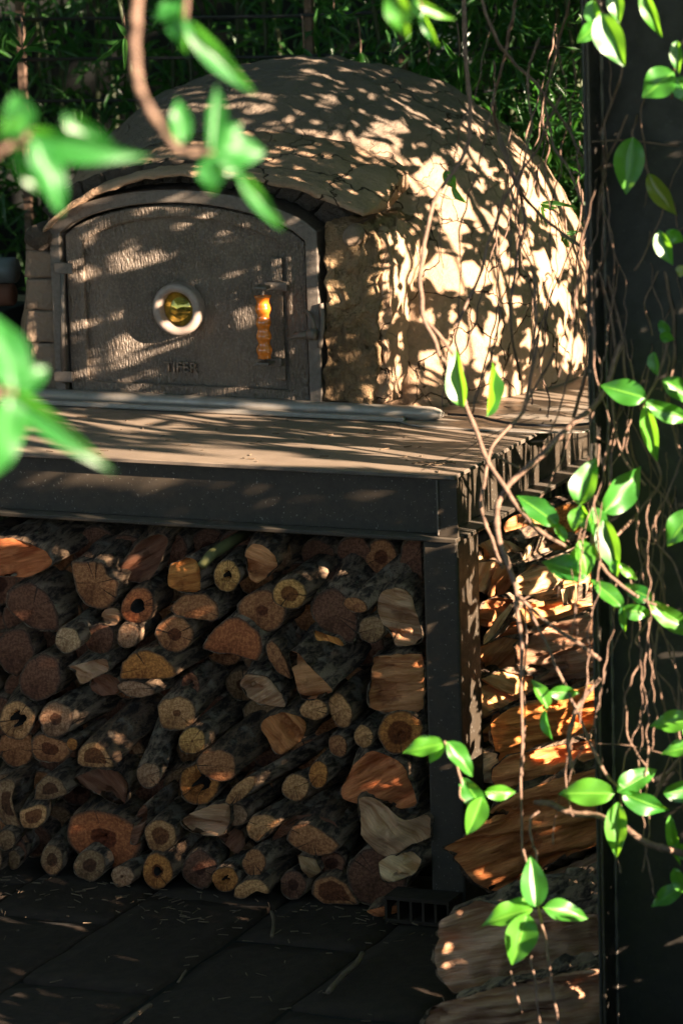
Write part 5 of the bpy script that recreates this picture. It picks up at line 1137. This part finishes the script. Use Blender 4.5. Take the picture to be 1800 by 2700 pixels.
keep = [(x, y, 1.97, .011) for x, y in ((1222, 1060), (1240, 1105), (1262, 1155), (1285, 1210), (1308, 1250), (1332, 1290), (1355, 1325), (1390, 1365), (1430, 1405), (1465, 1425), (1110, 780), (1118, 840), (1135, 880))]  # screen leaves are left out around these points to keep them sunlit
keep += [(x, y, 1.92, .020) for x, y in ((1210, 1000), (1420, 1345), (1550, 1270), (1635, 1300), (1605, 1440), (1542, 1470), (1598, 1560), (1770, 1640), (1645, 1030), (1715, 1150), (1545, 2090), (1680, 2055), (1625, 2190), (1700, 2120), (1404, 2320), (1368, 2480), (1490, 2403), (1330, 2410), (1115, 1970), (1215, 2000), (1248, 2150), (1480, 1825), (1780, 1400), (1790, 1105))]
kw = [(at(x, y, d), w_) for x, y, d, w_ in keep]
clear = np.zeros(NC, bool)
for p_, w_ in kw:
    pa, pb = float(np.dot(p_, Av)), float(np.dot(p_, Bv)); clear |= (ua - pa) ** 2 + (ub_ - pb) ** 2 < (w_ + .022) ** 2
uk[clear] = 99
P = []; KD = []
for a, b, k_ in zip(ua, ub_, uk):
    if k_ < dens(a, b):
        t = (.85 if 0 < a < 1.4 else 1.3 if a > 0 else 1.65 + .32 * max(0, b)) + .10 * rng.normal()
        p = Av * a + Bv * b + Sv * (t + .15 * min(a, 1.5) - .25 * max(0, a - 1.5))
        if p[2] > .02 and not (seen(p, 110) and (p[1] < -.4 or p[0] < .30)): P.append(p); KD.append(kind_of(a, b))
P = np.array(P); n = len(P); KD = np.array(KD)
D = unit(rng.normal(0, 1, (n, 3)) * [.5, .9, .7] + [0, 0, -.5]); Nn = unit(rng.normal(0, .55, (n, 3)) + Sv)
Ls, Ws = rng.uniform(.035, .07, n), rng.uniform(.018, .030, n)
for kd, dv in ((1, Av * .766 - Bv * .643), (2, -Bv), (3, Av * .97 - Bv * .1)):
    m_ = KD == kd; q_ = int(m_.sum())
    D[m_] = unit(dv + rng.normal(0, .12, (q_, 3))); Nn[m_] = unit(Sv + rng.normal(0, .25, (q_, 3)))
    Ls[m_] = rng.uniform(.07, .13, q_); Ws[m_] = rng.uniform(.008, .014, q_) * (1.4 if kd == 3 else 1)
blades(P, D, Nn, Ls, Ws, '', HS, HEDGE)
for i in range(34):
    a = rng.uniform(0, 1.4); t = .75 + rng.uniform(0, .3); base = Av * a + Sv * t; base[2] = 0
    pts = [base + Av * .05 * noise.noise(Vector((i * 3.1, z * 2.0, 0))) + np.array([0, 0, z]) for z in np.arange(0, 2.7, .15)]
    if any(seen(p_, 30) for p_ in pts) and base[1] < -.3: continue
    tube('stem', pts, rng.uniform(.004, .009), STEM, HS, 5)

# unseen tree, crown spread and thickened to cut light from above
TR = empty('shade_tree', (2.9, 3.9, 0)); tag(TR, 'unseen spreading tree, crown thickened to shade the oven from above', 'tree')
tube('trunk', spline([(2.9, 3.9, 0), (2.9, 3.8, 1.6), (2.6, 3.6, 3.0), (1.8, 3.0, 3.7), (.4, 2.0, 3.9), (-1.2, 1.2, 3.9)], 5), np.linspace(.12, .03, 26), STEM, TR, 10)
n = 30000; P = np.stack([rng.uniform(-4.8, 2.4, n), rng.uniform(-8.8, 4.2, n), rng.uniform(2.95, 3.7, n)], 1)
P[:, 2] += .45 * (P[:, 0] > .6) + .2
P = P[[not seen(p_, 500) for p_ in P]]; n = len(P)
D = unit(rng.normal(0, 1, (n, 3)) * [1, 1, .4]); Nn = unit(rng.normal(0, .5, (n, 3)) + [0, 0, 1])
blades(P, D, Nn, rng.uniform(.12, .2, n), rng.uniform(.05, .08, n), '', TR, HEDGE)
# hedge to the left
HL = empty('hedge', (-3.9, 1.0, 0)); tag(HL, 'dark leafy hedge along the left side of the garden', 'hedge')
n = 5000; P = np.stack([rng.uniform(-4.3, -3.2, n), rng.uniform(-1.5, 4.0, n), rng.uniform(0, 3.0, n)], 1)
D = unit(rng.normal(0, 1, (n, 3))); Nn = unit(rng.normal(0, .5, (n, 3)) + [1, -.3, .4])
blades(P, D, Nn, rng.uniform(.08, .15, n), rng.uniform(.03, .05, n), '', HL, HEDGE)
for i in range(5):
    tube('trunk', [(-3.9 + random.uniform(-.1, .1), -1 + i * 1.1, -.02), (-3.8, -1 + i * 1.1, 2.4)], .02, STEM, HL, 6)

HB2 = empty('hedge', (-.5, -5.0, 0)); tag(HB2, 'unseen waist-high hedge added facing the oven to cut sky light', 'hedge')  # out-of-view hedge added against sky light from the front
n = 4200; P = np.stack([rng.uniform(-4.5, 1.0, n), rng.uniform(-5.4, -4.8, n), rng.uniform(0, 1.5, n)], 1)
P = P[[not seen(p_, 700) for p_ in P]]; n = len(P)
D = unit(rng.normal(0, 1, (n, 3))); Nn = unit(rng.normal(0, .5, (n, 3)) + [0, 1, .4])
blades(P, D, Nn, rng.uniform(.12, .2, n), rng.uniform(.05, .08, n), '', HB2, HEDGE)
for i in range(5):
    tube('trunk', [(-4 + i * 1.1, -5.1, -.02), (-4 + i * 1.1 + random.uniform(-.2, .2), -5.0, 1.4)], .03, STEM, HB2, 6)

# ------------------------------------------------------------------ litter
parts = []
for _ in range(330):
    x, y = random.uniform(-1.4, .5), random.choice([random.uniform(-1.0, .0), -abs(random.gauss(0, .12))]); L_ = random.uniform(.006, .03); a = random.uniform(0, 6.28)
    parts.append(tube_data([(x, y, .011), (x + L_ * math.cos(a), y + L_ * math.sin(a), .012)], random.uniform(.0006, .0016), 4))
vv, ff = merge(parts); o = mesh_obj('litter', vv, ff, TWIG); o['kind'] = 'stuff'; tag(o, 'wood chips and dry crumbs scattered over the slabs', 'litter')
parts = []
for _ in range(170):
    x, y = random.uniform(-1.8, -.02), random.uniform(.02, .6); L_ = random.uniform(.004, .022); a = random.gauss(0, .9)
    parts.append(tube_data([(x, y, ZT + .0015), (x + L_ * math.cos(a), y + L_ * math.sin(a), ZT + .0022)], random.uniform(.0005, .0012), 4))
vv, ff = merge(parts); o = mesh_obj('litter', vv, ff, TWIG); o['kind'] = 'stuff'; tag(o, 'dry crumbs and leaf bits on the bench top', 'litter')
for pts, r_, z, lab in (([(1085, 1222), (1120, 1218), (1150, 1226), (1190, 1216)], .0016, ZT + .003, 'thin curled twig on the bench top near the front corner'),
                     ([(1110, 1228), (1140, 1222), (1165, 1214), (1200, 1222)], .0014, ZT + .0035, 'second thin twig crossing the first on the bench top'),
                     ([(865, 2615), (905, 2570), (935, 2545), (955, 2515)], .006, .016, 'crooked brown stick lying along a slab joint'),
                     ([(330, 2700), (370, 2668), (398, 2650)], .005, .014, 'short pale stick lying at the lower edge of the floor'),
                     ([(717, 2470), (722, 2430), (716, 2405)], .004, .016, 'small upright chip of wood by the bottom row of logs'),
                     ([(470, 2590), (480, 2575), (490, 2560)], .003, .014, 'tiny yellow chip of wood on the middle slab')):
    o = tube('twig', spline([tuple(onz(a, b, z)) for a, b in pts], 5), r_, TWIG, None, 6, .15); tag(o, lab, 'twig')
